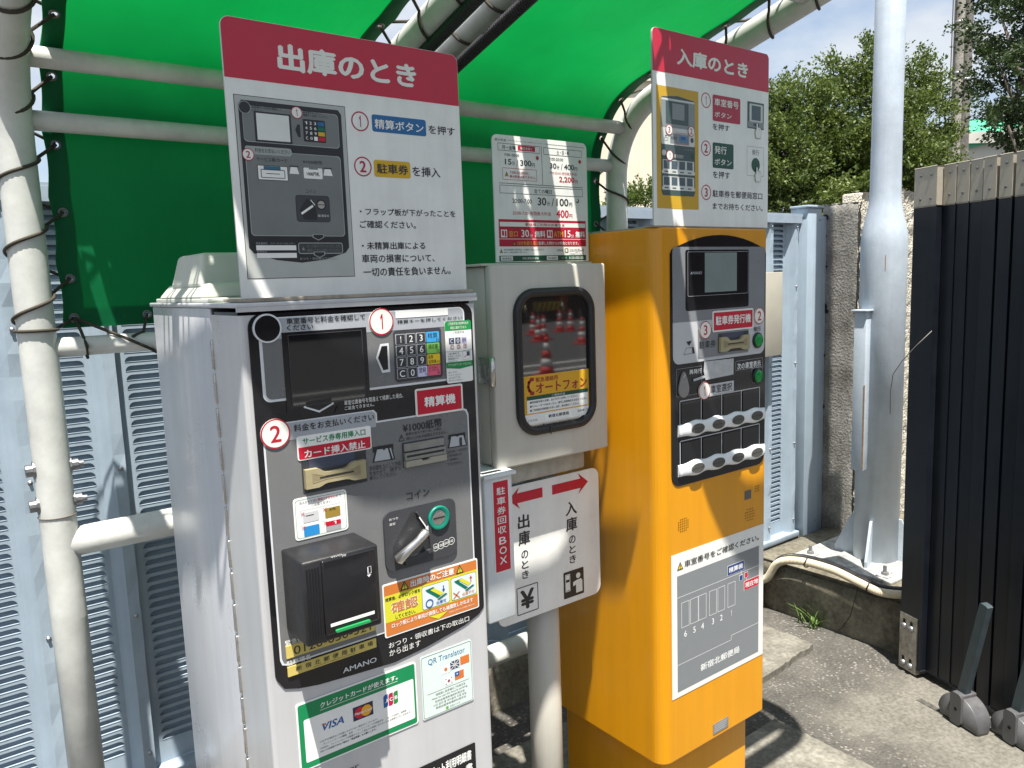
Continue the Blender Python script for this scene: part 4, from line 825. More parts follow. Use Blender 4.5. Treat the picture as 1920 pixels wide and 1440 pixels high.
TT('7:00-20:00', 718, 318, 830, 350); TT('30', 722, 362, 776, 410, TX, .0003, .035); TT('分', 778, 382, 800, 414); TT('/', 810, 368, 826, 420, TX, .0003, 0); TT('400', 836, 372, 916, 422, TX, .0003, .035); TT('円', 919, 396, 942, 428)
for cx, cy in ((624, 324), (961, 354)):
    u, v = TF.p(*Zq(cx, cy)); st = []
    for k in range(16): r0 = .0062 if k % 2 == 0 else .0032; st.append((u+r0*math.cos(2*math.pi*k/16), v+r0*math.sin(2*math.pi*k/16)))
    b.pg(TF, st, PR, .0003)
b.loop(TF, rr(*ZB(346, 398, 622, 510), .001), .0009, PR, .0003); b.warn(TF, ZB(365, 430, 398, 468), .0003, YEL); TT('7:00-20:00は、', 405, 424, 560, 458, PR); TT('最大料金はありません。', 405, 456, 612, 492, PR)
TT('7:00-20:00 昼間最大料金', 722, 428, 940, 466, PR, .0003, .004); TT('2,200', 797, 470, 920, 528, PR, .0003, .035); TT('円', 924, 500, 945, 530, PR)
b.loop(TF, rr(*ZB(324, 535, 985, 634), .001), .001, TX, .0003); TT('全ての曜日', 598, 568, 740, 610)
TT('20:00-7:00', 426, 645, 580, 686); TT('30', 626, 636, 696, 702, TX, .0003, .035); TT('分', 700, 668, 724, 704); TT('/', 736, 644, 758, 708, TX, .0003, 0); TT('100', 776, 644, 872, 708, TX, .0003, .035); TT('円', 876, 678, 902, 712)
u, v = TF.p(*Zq(943, 665)); b.circ(TF, u, v, .0052, ink('moon', (.06, .08, .14)), .0003); b.circ(TF, u-.0018, v+.0012, .0032, ink('offwhite', (.74, .75, .70)), .0006)
TT('20:00-7:00 夜間最大料金', 428, 742, 735, 784, PR, .0003, .004); TT('400', 774, 735, 874, 800, PR, .0003, .035); TT('円', 877, 768, 903, 800, PR)
Q = ZB(316, 808, 1012, 1025); b.rect(TF, Q, PR, .0003); qq = Q; Q2 = ZB(325, 830, 1004, 878); b.rect(TF, Q2, ink('offwhite', (.74, .75, .70)), .0006)
b.text(TF, '郵便局ご利用のお客さま', (Q2[0]+(Q2[2]-Q2[0])*.28, Q2[1]+(Q2[3]-Q2[1])*.18, Q2[0]+(Q2[2]-Q2[0])*.74, Q2[3]-(Q2[3]-Q2[1])*.15), PR, .0009, .016)
yv = lambda y, x=340: TF.p(*Zq(x, y))[1]
b.rect(TF, (qq[0], yv(968), qq[2], yv(964)), W_, .0006)
QA = (qq[0], yv(962), qq[2], yv(886)); aw, ah = QA[2]-QA[0], QA[3]-QA[1]; SA = lambda a, c, e, g: (QA[0]+aw*a, QA[3]-ah*g, QA[0]+aw*e, QA[3]-ah*c); OY = ink('amberletter', (.72, .40, .06))
for a in (.02, .53):
    b.rect(TF, SA(a, .08, a+.065, .88), W_, .0006); b.circ(TF, QA[0]+aw*(a+.02), QA[3]-ah*.3, .003, PR, .0009, 12); b.rect(TF, SA(a+.01, .4, a+.032, .7), PR, .0009); b.rect(TF, SA(a+.04, .2, a+.057, .8), PR, .0009)
b.text(TF, '窓口', SA(.105, .2, .20, .8), OY, .0006, .006); b.text(TF, '30', SA(.24, .06, .325, .84), W_, .0006, .02); b.text(TF, '分', SA(.33, .5, .365, .88), W_, .0006, .004); b.text(TF, '無料', SA(.39, .14, .51, .86), W_, .0006, .03)
b.text(TF, 'ATM', SA(.61, .2, .72, .8), OY, .0006, .01); b.text(TF, '15', SA(.74, .06, .81, .84), W_, .0006, .02); b.text(TF, '分', SA(.815, .5, .85, .88), W_, .0006, .004); b.text(TF, '無料', SA(.87, .14, .985, .86), W_, .0006, .03)
QA = (qq[0], yv(1025), qq[2], yv(972)); ah = QA[3]-QA[1]; b.warn(TF, SA(.14, .2, .18, .8), .0006, OY); b.text(TF, '15分を超えると', SA(.195, .2, .43, .8), OY, .0006, .012); b.text(TF, '駐車した時からの料金となります。', SA(.43, .24, .905, .78), W_, .0006, .012)
b.warn(TF, ZB(325, 1045, 352, 1078), .0003, YEL); TT('最大料金時間帯に日跨ぎ駐車しても複数計されないことがあります。', 360, 1045, 680, 1058, TX, .0003, 0); TT('※表示、詳細は約款をご覧ください。', 360, 1066, 555, 1078, TX, .0003, 0)
TT('管理会社', 782, 1048, 830, 1065, TX, .0003, 0); Q = ZB(842, 1040, 872, 1076); b.rrect(TF, Q, .003, ink('logobrown', (.20, .17, .03)), .0003); b.rrect(TF, (Q[0]+.002, Q[1]+.002, Q[2]-.0035, Q[3]-.002), .002, ink('offwhite', (.74, .75, .70)), .0006); TT('三井の', 880, 1046, 922, 1070, TX, .0003, 0); TT('リパーク', 925, 1042, 995, 1076, TX, .0003, .035); TT('三井不動産リアルティ株式会社', 880, 1080, 992, 1090, TX, .0003, 0)
Q = ZB(322, 1100, 1012, 1135); b.rect(TF, Q, DGRN, .0003); QA = Q; aw, ah = QA[2]-QA[0], QA[3]-QA[1]
for a, e, s_ in ((.015, .145, '駐車場名'), (.525, .655, '緊急連絡先')): b.rect(TF, SA(a, .12, e, .86), ink('offwhite', (.74, .75, .70)), .0006); b.text(TF, s_, SA(a+.015, .3, e-.015, .72), TX, .0009, .004)
b.text(TF, '新宿北郵便局駐車場', SA(.25, .3, .43, .7), W_, .0006, 0); b.text(TF, 'リパーク', SA(.70, .3, .76, .7), W_, .0006, 0); b.text(TF, '0120-050-321', SA(.79, .28, .97, .74), W_, .0006, .006)
b.build('board_plate', tb)

# arrow board fixed to the post
AY = 1.36; AF = Fr((0, AY, 0), (1, 0, 0), (0, -1, 0))
q = (AF.p(935, 1165)[0], AF.p(940, 1178)[1], AF.p(1124, 1000)[0], AF.p(1113, 877)[1])
ar, b = board('arrow_board', AF, q, .022, .003, 'white arrow board on the post with two red arrows and black lettering', 'sign', 'abcd')
Zr = lambda x, y: (880+x/3.6, 840+y/3.6); ZR = lambda x0, y0, x1, y1: AF.b(*Zr(x0, y0), *Zr(x1, y1))
def arrow(xa, ya, xb, yb, hw, head):
    a = Vector(AF.p(*Zr(xa, ya))); c = Vector(AF.p(*Zr(xb, yb))); c.y = a.y; dr_ = 1 if c.x > a.x else -1
    b.rect(AF, (min(a.x, c.x-dr_*head*.6), a.y-hw, max(a.x, c.x-dr_*head*.6), a.y+hw), RED, .0004)
    b.pg(AF, [(c.x, a.y), (c.x-dr_*head, a.y+hw*2.2), (c.x-dr_*head*.75, a.y+hw*.9), (c.x-dr_*head*.75, a.y-hw*.9), (c.x-dr_*head, a.y-hw*2.2)], RED, .0007)
arrow(558, 284, 800, 225, .0115, .032); arrow(493, 298, 262, 362, .0115, .032)
b.vtext(AF, '入庫', ZR(648, 362, 728, 555), K, .0004, .03); b.vtext(AF, 'のとき', ZR(672, 590, 720, 775), K, .0004, .025, .2)
b.vtext(AF, '出庫', ZR(325, 450, 410, 650), K, .0004, .03); b.vtext(AF, 'のとき', ZR(350, 690, 402, 880), K, .0004, .025, .2)
Q = ZR(318, 950, 468, 1085); b.loop(AF, rr(*Q, .003), .0022, K, .0004); w_, h_ = Q[2]-Q[0], Q[3]-Q[1]; b.text(AF, '¥', (Q[0]+w_*.17, Q[1]+h_*.16, Q[0]+w_*.80, Q[3]-h_*.14), K, .0004, .05)
Q = ZR(634, 845, 774, 975); b.rrect(AF, Q, .003, K, .0004); w_, h_ = Q[2]-Q[0], Q[3]-Q[1]; OW = ink('offwhite', (.74, .75, .70)); XX = lambda a, c: (Q[0]+w_*a, Q[3]-h_*c)
b.loop(AF, [XX(.08, .75), XX(.32, .75), XX(.32, .10), XX(.08, .10)], .0018, OW, .0007); b.rect(AF, (*XX(.10, .70), *XX(.30, .40)), OW, .0007); b.rect(AF, (*XX(.12, .30), *XX(.28, .14)), OW, .0007)
cc = XX(.72, .26); b.circ(AF, *cc, h_*.105, OW, .0007); b.pg(AF, [XX(.60, .90), XX(.60, .58), XX(.46, .62), XX(.46, .46), XX(.62, .42), XX(.85, .40), XX(.92, .48), XX(.92, .90)][::1], OW, .0007)
b.build('board_plate', ar)
b = MB(); b.box(1.08, 1.205, AY+.003, 1.385, 1.19, 1.215, BM, .002); b.build('clamp', ar)

# ticket return box between machine and arrow board
BXY = 1.275; BF = Fr((0, BXY, 0), (1, 0, 0), (0, -1, 0))
tbx = thing('ticket_return_box', 'narrow white ticket return box with a red vertical strip beside the silver machine', 'ticket box', (.92, 1.31, 1.0))
q = (BF.p(911, 1000)[0], BF.p(925, 1170)[1], BF.p(964, 1000)[0], BF.p(962, 886)[1]); WB = M('white_tin', (.66, .70, .72), .35, .0, .08, 12, .08, 120)
b = MB(); b.box(q[0], q[2], BXY, 1.352, q[1], q[3]-.002, WB, .004, 2); Q = (BF.p(925, 1000)[0], BF.p(930, 1077)[1], BF.p(957, 1000)[0], BF.p(945, 897)[1])
b.slab(BF, rr(*Q, .003), -.001, .0008, OW); b.rect(BF, (Q[0]+.003, Q[1]+.0035, Q[2]-.003, Q[3]-.0035), RED, .0012); w_ = Q[2]-Q[0]; h_ = Q[3]-Q[1]
b.vtext(BF, '駐車券回収', (Q[0]+w_*.25, Q[1]+h_*.41, Q[2]-w_*.25, Q[3]-h_*.07), W_, .0015, .016, .22); b.vtext(BF, 'BOX', (Q[0]+w_*.30, Q[1]+h_*.08, Q[2]-w_*.28, Q[1]+h_*.40), W_, .0015, .016, .26)
rnd = random.Random(5)
b.build('box_body', tbx)
b = MB(); b.box(q[0]-.004, q[2]+.006, BXY-.008, 1.358, q[3]-.002, q[3]+.006, WB, .002); b.box(q[0]+.004, q[2]-.018, BXY+.01, BXY+.022, q[3]+.0055, q[3]+.0068, K); b.build('lid', tbx)

# ================================================================== YELLOW TICKET MACHINE
YF = Fr((0, 1.2, 0), (1, 0, 0), (0, -1, 0))
YP = M('yellow_paint', (.64, .272, .001), .36, 0, .035, 4, .06, 500, coat=.15, streak=.06)
YX0, YX1, YT, YB = 1.325, 1.7335, 1.808, .510
ym = thing('ticket_machine', 'orange yellow parking ticket machine on a narrower plinth with black button panel', 'ticket machine', (1.53, 1.42, 0))
b = MB(); t = bmesh.new(); bmesh.ops.create_cube(t, size=1)
for v in t.verts: v.co = Vector(((YX0+YX1)/2+v.co.x*(YX1-YX0), 1.415+v.co.y*.43, (YT+YB)/2+v.co.z*(YT-YB)))
fe = [e for e in t.edges if abs(e.verts[0].co.z-e.verts[1].co.z) > .5 and e.verts[0].co.y < 1.25]
le = [e for e in fe if e.verts[0].co.x < 1.5]; re_ = [e for e in fe if e.verts[0].co.x > 1.5]
bmesh.ops.bevel(t, geom=le, offset=.032, segments=7, profile=.5, affect='EDGES')
fe = [e for e in t.edges if abs(e.verts[0].co.z-e.verts[1].co.z) > .5 and e.verts[0].co.y < 1.25 and e.verts[0].co.x > 1.7]
bmesh.ops.bevel(t, geom=fe, offset=.010, segments=4, profile=.5, affect='EDGES')
hz = [e for e in t.edges if abs(e.verts[0].co.z-e.verts[1].co.z) < .01 and (e.verts[0].co.z > 1.8 or e.verts[0].co.z < .52) and len(e.link_faces) == 2 and any(abs(f.normal.z) > .9 for f in e.link_faces)]
bmesh.ops.bevel(t, geom=hz, offset=.003, segments=2, profile=.5, affect='EDGES')
b.merge(t, YP, False); cab = b.build('cabinet', ym)
for p_ in cab.data.polygons: p_.use_smooth = False
b = MB(); b.box(1.362, 1.7005, 1.233, 1.60, .0, YB-.004, YP, .006); b.build('plinth', ym)
DPX = ink('sign_bracket', (.30, .29, .26))
# control panel
Z8 = lambda x, y: (1220+x/2.88, 420+y/2.88); B8 = lambda x0, y0, x1, y1: YF.b(*Z8(x0, y0), *Z8(x1, y1)); P8 = lambda x, y: YF.p(*Z8(x, y))
u0, u1 = P8(107, 800)[0], P8(615, 700)[0]; vt = P8(110, 135)[1]; vb = P8(130, 1422)[1]; vp = P8(340, 66)[1]
pts = rr(u0, vb, u1, vt, .028, 6, 'ab'); pts = [p_ for p_ in pts if p_[1] < vt-.02]
pts += [(u1, vt-.012), (u1-.006, vt-.001)]
for i in range(1, 12):
    a = i/12; pts.append((u1-.006+(u0-u1+.012)*a, vt-.001+(vp-vt+.004)*(1-(2*a-1)**2)))
pts += [(u0+.006, vt-.001), (u0, vt-.012)]
b = MB(); b.slab(YF, pts, -.002, .002, BLK); pn2 = b
LGP = M('panel_pale', (.50, .51, .52), .32, 0, .04, 12); MGP = M('panel_mid', (.20, .21, .225), .30, 0, .05, 12)
gq = (u0+.006, P8(120, 762)[1], u1-.005, P8(110, 124)[1]); sv = P8(115, 535)[1]
b.rrect(YF, gq, .02, LGP, .0025); top = rr(gq[0], sv, gq[2], gq[3], .012, 6, 'cd'); b.pg(YF, top, MGP, .0028)
b.rrect(YF, (P8(250, 600)[0], P8(250, 727)[1], P8(522, 600)[0], P8(262, 566)[1]), .003, MGP, .0031)
scr = (P8(182, 300)[0], P8(190, 470)[1], P8(524, 300)[0], P8(190, 140)[1])
b.rrect(YF, scr, .006, BLK, .0031); b.loop(YF, rr(P8(194, 300)[0], P8(200, 392)[1], P8(520, 300)[0], P8(200, 150)[1], .004), .0007, LG, .0036)
d2 = .0034
T8 = lambda s_, x0, y0, x1, y1, m, d=d2, bo=.014: b.text(YF, s_, B8(x0, y0, x1, y1), m, d, bo)
T8('AMANO', 209, 258, 270, 271, LG, .0036, .015)
T8('発行', 550, 556, 588, 577, K); T8('駐車券', 256, 634, 345, 664, K); T8('再発行', 203, 787, 270, 803, W_); 
Q = B8(453, 743, 597, 768); Q = (P8(453, 750)[0], P8(453, 792)[1], P8(597, 750)[0], P8(453, 741)[1]); b.loop(YF, rr(*Q, .002), .0007, LG, d2); T8('次の車室表示', 461, 752, 588, 768, W_)
Qd = (P8(540, 800)[0], P8(540, 862)[1], P8(597, 800)[0], Q[1]); b.loop(YF, rr(*Qd, .010, 6, 'ab'), .0007, LG, d2)
b.loop(YF, rr(P8(134, 850)[0], P8(136, 935)[1], P8(270, 850)[0], P8(134, 784)[1], .003), .0006, LG, d2)
Q = (P8(310, 880)[0], P8(312, 925)[1], P8(443, 880)[0], P8(310, 866)[1]); b.rect(YF, Q, LGP, d2); T8('車室選択', 318, 872, 433, 896, K, d2+.0003)
b.pg(YF, [P8(187, 636), P8(216, 630), P8(202, 658)][::-1], K, d2); b.loop(YF, [P8(172, 706), P8(232, 697), P8(222, 664), P8(186, 670)], .0008, K, d2); b.pg(YF, [P8(220, 697), P8(232, 696), P8(226, 664), P8(218, 668)][::1], K, d2)
Pn = None
# window rows
rows = ((P8(150, 955)[1], P8(150, 1085)[1]), (P8(150, 1172)[1], P8(150, 1300)[1])); xa, xb = P8(150, 1000)[0], P8(583, 1000)[0]
for va, vb_ in rows:
    b.loop(YF, rr(xa, vb_-.01, xb, va, .004), .0022, LGP, d2); w4 = (xb-xa)/4
    for i in range(4):
        if i: b.rect(YF, (xa+w4*i-.0012, vb_-.01, xa+w4*i+.0012, va-.002), LGP, d2+.0002)
        b.rect(YF, (xa+w4*i+.006, vb_-.006, xa+w4*(i+1)-.004, va-.006), SCRN, d2+.0004)
for i in range(0): pass
panel2 = b.build('control_panel', ym)
LCD = M('lcd', (.20, .25, .245), .2)
b = MB(); b.rect(YF, (P8(285, 300)[0], P8(290, 370)[1], P8(458, 300)[0], P8(288, 155)[1]), LCD, .0040); b.build('display', panel2)
q = YF.b(1332.8, 583, 1410.3, 614.4); q = (YF.p(1333.5, 590)[0], YF.p(1336, 623)[1], YF.p(1410, 590)[0], YF.p(1334, 583.5)[1]); b = plate(YF, q, .005, .003, OW, .0014)
b.rect(YF, (q[0]+.004, q[1]+.004, q[2]-.004, q[3]-.004), RED, .0047); T(b, YF, '駐車券発行機', (1339, 593, 1404.5, 604), W_, .005, .03); b.build('red_sticker', panel2)
for px, py, r0, s_ in ((1420.6, 592, 15.5, '2'), (1319.7, 618.8, 16.8, '3'), (1318, 732.5, 16.8, '1')):
    b = MB(); b.badge(YF, px, py, r0, s_, .0036); b.build('number_badge', panel2)
for px, py in ((1418, 637.7), (1418, 704.7)):
    u, v = YF.p(px, py); b = MB(); GB = M('button_green', (.0, .25, .045), .25); b.lathe((u, 1.2, v), [(.0205, .003), (.020, .006), (.018, .007)], BLK, 24, 'Y'); b.lathe((u, 1.2, v), [(.0165, .006), (.016, .0095), (.0135, .011), (.0001, .0115)], GB, 24, 'Y'); b.build('round_button', panel2)
mouth(YF, (P8(362, 650)[0], P8(365, 692)[1], P8(518, 650)[0], P8(365, 612)[1]), (P8(358, 650)[0], P8(360, 697)[1], P8(523, 650)[0], P8(360, 592)[1]), panel2, .010)
TAPE = M('grey_tape', (.50, .51, .52), .5, .2, .12, 60, .5, 90)
q = (P8(282, 780)[0], P8(288, 842)[1], P8(440, 780)[0], P8(282, 742)[1])
b = MB(); b.pg(YF, [(q[0]+.004, q[1]), (q[2]-.001, q[1]+.003), (q[2], q[3]-.002), (q[0], q[3]), (q[0]-.003, (q[1]+q[3])/2)], TAPE, .0046)
b.pg(YF, [P8(222, 838), P8(285, 815), P8(292, 828), P8(226, 849)][::-1], TAPE, .0043); b.build('tape_patch', panel2)
u, v = P8(170, 885); b = MB(); n = 20; kk = []
for i in range(n):
    a = 2*math.pi*i/n; kk.append((u+.0185*math.cos(a), v-.004+.0185*math.sin(a)+(.024*max(0, math.sin(a))**3)))
b.slab(YF, kk, .003, .006, BM); b.circ(YF, u, v+.028, .004, STEEL, .0066, 12); b.build('keyhole_flap', panel2)
# white rocker bars with oval buttons
WP = M('white_plastic', (.74, .76, .76), .33, 0, .03, 20)
OVAL = ((233, 1100), (345, 1077), (450, 1053), (552, 1030)), ((233, 1312), (345, 1283), (450, 1255), (552, 1228))
for ri, (va, vb_) in enumerate(rows):
    x0 = P8(140, 1100)[0]; x1 = P8(608, 1020)[0]; vc = sum(P8(*o)[1] for o in OVAL[ri])/4; cent = [P8(*o)[0] for o in OVAL[ri]]
    b = MB(); n = 64; prev = None
    for i in range(n+1):
        x = x0+(x1-x0)*i/n; k = max(math.exp(-((x-c)/.024)**2) for c in cent); e = min(1, min(x-x0, x1-x)/.008+.15)
        h = (.0145+.0055*k); dpt = (.0075+.0035*k)*min(1, e+.3); ring = []
        for a in (0, 30, 60, 90, 120, 150, 180): ring.append(b.bm.verts.new(YF.w(x, vc-h*math.cos(R(a)), .003+dpt*math.sin(R(a))**.5)))
        if prev:
            for p0, p1, q0, q1 in zip(prev, prev[1:], ring, ring[1:]):
                f = b.bm.faces.new((p0, p1, q1, q0)); f.smooth = True; f.material_index = b.mi(WP)
        else:
            f = b.bm.faces.new(ring); f.material_index = b.mi(WP)
        prev = ring
    f = b.bm.faces.new(prev[::-1]); f.material_index = b.mi(WP)
    br = b.build('button_bar', panel2)
    OV = M('oval_key', (.10, .098, .09), .35, .3, .1, 80)
    for c in cent:
        b = MB(); m_ = [(c+.0225*math.cos(2*math.pi*k/24), vc+.0118*math.sin(2*math.pi*k/24)) for k in range(24)]
        b.slab(YF, m_, .010, .0148, OV); b.rect(YF, (c-.021, vc-.0007, c+.021, vc+.0007), K, .0150); b.build('oval_button', br)
# body fittings
b = MB(); b.rect(YF, YF.b(1396, 921, 1408, 934), ink('sensor', (.09, .09, .09)), .0006)
Z5 = lambda x, y: (1220+x/3.13, 880+y/3.13)
HOLE = ink('hole', (.05, .022, .002))
for x0, y0, nx, ny, sx_, sy_ in ((163, 300, 6, 6, 11, 14), (556, 240, 6, 5, 10, 16), (615, 100, 3, 3, 9, 14)):
    for i in range(nx):
        for j in range(ny):
            if nx == 6 and (i in (0, 5)) and (j in (0, ny-1)): continue
            u, v = YF.p(*Z5(x0+i*sx_, y0+j*sy_-i*sx_*.32)); b.circ(YF, u, v, .0017, HOLE, .0006, 8)
b.build('speaker_holes', cab)
# bay map sticker
Z6 = lambda x, y: (1240+x/6, 960+y/6); P6 = lambda x, y: YF.p(*Z6(x, y)); B6 = lambda x0, y0, x1, y1: YF.b(*Z6(x0, y0), *Z6(x1, y1))
q = (P6(108, 500)[0], YF.p(1260, 1313.5)[1], P6(1145, 300)[0], P6(108, 497)[1]); b = plate(YF, q, .001, .0006, ink('mapwhite', (.74, .74, .70)), .0005); dd = .0016
g4 = (P6(172, 800)[0], YF.p(1422, 1220)[1], P6(1092, 500)[0], P6(172, 726)[1]); b.rect(YF, g4, ink('mapgrey', (.19, .205, .215)), dd); MW = ink('mapline', (.72, .73, .72)); dd += .0003
T6 = lambda s_, x0, y0, x1, y1, m, bo=.006, d=None: b.text(YF, s_, B6(x0, y0, x1, y1), m, d or dd, bo)
T6('車室番号をご確認ください。', 255, 548, 1090, 312, K, .016); b.warn(YF, B6(170, 570, 240, 635), dd)
v1 = P6(172, 970)[1]; b.line(YF, [(g4[0], v1), (g4[2], v1)], .0012, MW, dd)
st, sb = P6(220, 1022)[1], P6(224, 1305)[1]
for i, (xa_, xb_) in enumerate(((220, 308), (320, 410), (412, 500), (533, 615), (628, 708), (740, 825))):
    yy = 1160-(xa_-220)*.42; a0 = P6(xa_, yy)[0]; a1 = P6(xb_, yy)[0]; b.loop(YF, [(a0, sb), (a1, sb), (a1, st), (a0, st)], .0012, MW, dd)
    ch = '654321'[i]; asp = txt_geo(ch, .006)[2]; h = .016; cu = (a0+a1)/2; b.text(YF, ch, (cu-h*asp/2, sb-.026, cu+h*asp/2, sb-.010), MW, dd, .02)
va = YF.p(1271, 1247)[1]; vbx = YF.p(1370, 1191)[1]; ux = YF.p(1370, 1195)[0]; b.line(YF, [(g4[0], va), (ux, va), (ux, vbx), (g4[2], vbx)], .0012, MW, dd)
T(b, YF, '新宿北郵便局', (1312.6, 1245.5, 1385, 1222.5), MW, dd, .03)
Q = (P6(735, 650)[0], P6(735, 720)[1], P6(925, 600)[0], P6(735, 608)[1]); NB = ink('navy', (.015, .045, .20)); b.rrect(YF, Q, .002, MW, dd); b.rrect(YF, offs(Q, .0012), .002, NB, dd+.0003); b.text(YF, '精算機', (Q[0]+.006, Q[1]+.006, Q[2]-.006, Q[3]-.006), MW, dd+.0006, .03)
c = P6(890, 735); b.rect(YF, (c[0]-.0075, c[1]-.008, c[0]+.0075, c[1]+.008), MW, dd); b.rect(YF, (c[0]-.0062, c[1]-.0066, c[0]+.0062, c[1]+.0066), NB, dd+.0003); b.line(YF, [c, (c[0], Q[1])], .0016, MW, dd+.0002)
Q = (P6(922, 800)[0], P6(922, 885)[1], P6(1092, 780)[0], P6(922, 776)[1]); b.rrect(YF, Q, .002, MW, dd); b.rrect(YF, offs(Q, .0012), .002, RED, dd+.0003); b.text(YF, '現在地', (Q[0]+.005, Q[1]+.006, Q[2]-.005, Q[3]-.006), MW, dd+.0006, .03)
c = P6(948, 705); b.rect(YF, (c[0]-.0075, c[1]-.008, c[0]+.0075, c[1]+.008), MW, dd); b.rect(YF, (c[0]-.0062, c[1]-.0066, c[0]+.0062, c[1]+.0066), RED, dd+.0003); b.line(YF, [c, (c[0], Q[3])], .0016, MW, dd+.0002)
b.build('bay_map', cab)
q = (YF.p(1337, 1365)[0], YF.p(1340, 1376)[1], YF.p(1365, 1355)[0], YF.p(1338, 1358)[1]); b = plate(YF, q, .001, .0006, BM, .0008)
for i in range(4): b.rect(YF, (q[0]+.003, q[3]-.006-i*.0055, q[2]-.004-i*.003, q[3]-.004-i*.0055), LG, .0017)
b.build('nameplate', cab)
# entry instruction board on top
HF = Fr((0, 1.206, 0), (1, 0, 0), (0, -1, 0))
q = (HF.p(1226, 415)[0], HF.p(1300, 424)[1], HF.p(1440, 300)[0], HF.p(1436, 101)[1])
eb, b = board('entry_board', HF, q, .012, .004, 'white entry instruction board with red header reading 入庫のとき, bolted on the yellow machine', 'sign')
hv = HF.p(1223, 131)[1]; b.pg(HF, [(q[0]+.0005, hv), (q[2]-.0005, hv)]+[p_ for p_ in rr(q[0]+.0005, q[1], q[2]-.0005, q[3]-.0005, .012, 8, 'cd') if p_[1] > hv], HRED, .0003)
T(b, HF, '入庫のとき', (1268.6, 88.5, 1401.7, 148.5), OW, .0006, .05)
Z7 = lambda x, y: (1220+x/5.143, 150+y/5.143); P7 = lambda x, y: HF.p(*Z7(x, y)); B7 = lambda x0, y0, x1, y1: HF.b(*Z7(x0, y0), *Z7(x1, y1)); T7 = lambda s_, x0, y0, x1, y1, m, d=.0003, bo=.018: b.text(HF, s_, B7(x0, y0, x1, y1), m, d, bo)
for px, py, s_ in ((533, 196, '1'), (533, 658, '2'), (535, 1084, '3')):
    u, v = P7(px, py); r0 = HF.rad(*Z7(px, py), 14.5); b.loop(HF, [(u+r0*math.cos(2*math.pi*k/36), v+r0*math.sin(2*math.pi*k/36)) for k in range(36)], r0*.13, OR, .0004)
    a = txt_geo(s_, .01)[2]; hh = r0*1.15; b.text(HF, s_, (u-hh*a/2, v-hh/2, u+hh*a/2, v+hh/2), OR, .0004, .03)
Q = (P7(597, 200)[0], P7(600, 392)[1], P7(863, 300)[0], P7(600, 138)[1]); b.rrect(HF, Q, .004, ink('boxcrimson', (.40, .02, .05)), .0004); T7('車室番号', 613, 172, 845, 285, OW, .0007); T7('ボタン', 614, 302, 778, 380, OW, .0007); T7('を押す', 597, 415, 760, 500, TX)
Q = (P7(597, 700)[0], P7(600, 845)[1], P7(798, 700)[0], P7(600, 600)[1]); b.rrect(HF, Q, .004, ink('boxgreen', (.010, .07, .045)), .0004); T7('発行', 614, 632, 730, 722, OW, .0007); T7('ボタン', 614, 755, 778, 832, OW, .0007); T7('を押す', 600, 875, 763, 958, TX)
T7('駐車券を郵便局窓口', 597, 1058, 1075, 1155, TX); T7('までお持ちください。', 597, 1182, 1078, 1268, TX)
# printed machine
Q = (P7(52, 100)[0], P7(62, 1235)[1], P7(460, 600)[0], P7(52, 42)[1]); b.rect(HF, Q, ink('printyellow', (.55, .33, .02)), .0003); mw, mh = Q[2]-Q[0], Q[3]-Q[1]
m7 = lambda a, c, e, g: (Q[0]+mw*a, Q[3]-mh*g, Q[0]+mw*e, Q[3]-mh*c); G7 = ink('print_green', (.055, .085, .085)); GL = ink('print_grey', (.22, .25, .26)); GW = ink('print_pale', (.55, .57, .55))
c7 = lambda a, c: (Q[0]+mw*a, Q[3]-mh*c)
b.pg(HF, [c7(.10, .86), c7(.13, .89), c7(.88, .89), c7(.91, .86), c7(.91, .10), c7(.88, .085), c7(.5, .065), c7(.13, .085), c7(.10, .10)], G7, .0005)
b.rrect(HF, m7(.105, .095, .905, .47), .004, GW, .0007); b.rect(HF, m7(.105, .11, .905, .33), GL, .0009); b.rect(HF, m7(.21, .115, .75, .30), G7, .0011); b.rect(HF, m7(.36, .13, .65, .26), GL, .0013)
b.rect(HF, m7(.31, .375, .75, .455), GL, .0011); b.rect(HF, m7(.52, .39, .73, .445), ink('print_slot', (.10, .20, .30)), .0013); b.rect(HF, m7(.56, .395, .67, .42), BLU, .0015); b.text(HF, '駐車券', m7(.33, .40, .47, .425), TX, .0013, 0)
b.loop(HF, rr(*m7(.44, .365, .76, .46), .001), .0008, OR, .0012); b.circ(HF, *c7(.835, .415), .0055, G7, .0012, 16); b.pg(HF, [c7(.19, .395), c7(.21, .41), c7(.23, .395)], K, .0011); b.loop(HF, rr(*m7(.17, .415, .26, .44), .001), .0006, K, .0011)
b.circ(HF, *c7(.16, .54), .0065, GW, .0009, 16); b.text(HF, '車室選択', m7(.40, .545, .62, .575), GW, .0009, .006); b.text(HF, '次の車室表示', m7(.64, .49, .88, .505), GL, .0009, 0); b.circ(HF, *c7(.85, .55), .006, DGRN, .0009, 16)
for r0 in (0, 1):
    y0 = .595+r0*.135
    b.rrect(HF, m7(.13, y0, .885, y0+.085), .001, GW, .0009); b.rrect(HF, m7(.11, y0+.085, .905, y0+.115), .003, GW, .0009)
    for i in range(4): b.rect(HF, m7(.15+i*.185, y0+.006, .29+i*.185, y0+.075), ink('print_window', (.07, .10, .12)), .0011); b.rect(HF, m7(.17+i*.185, y0+.092, .26+i*.185, y0+.102), G7, .0011)
for a, c, s_ in ((.28, .47-.12, '3'), (.81, .34, '2'), (.29, .56, '1')):
    u, v = c7(a, c); r0 = .0115; b.circ(HF, u, v, r0, OR, .0017); b.circ(HF, u, v, r0*.86, OW, .0019); aa = txt_geo(s_, .02)[2]; hh = r0*1.1; b.text(HF, s_, (u-hh*aa/2, v-hh/2, u+hh*aa/2, v+hh/2), OR, .0021, .02)
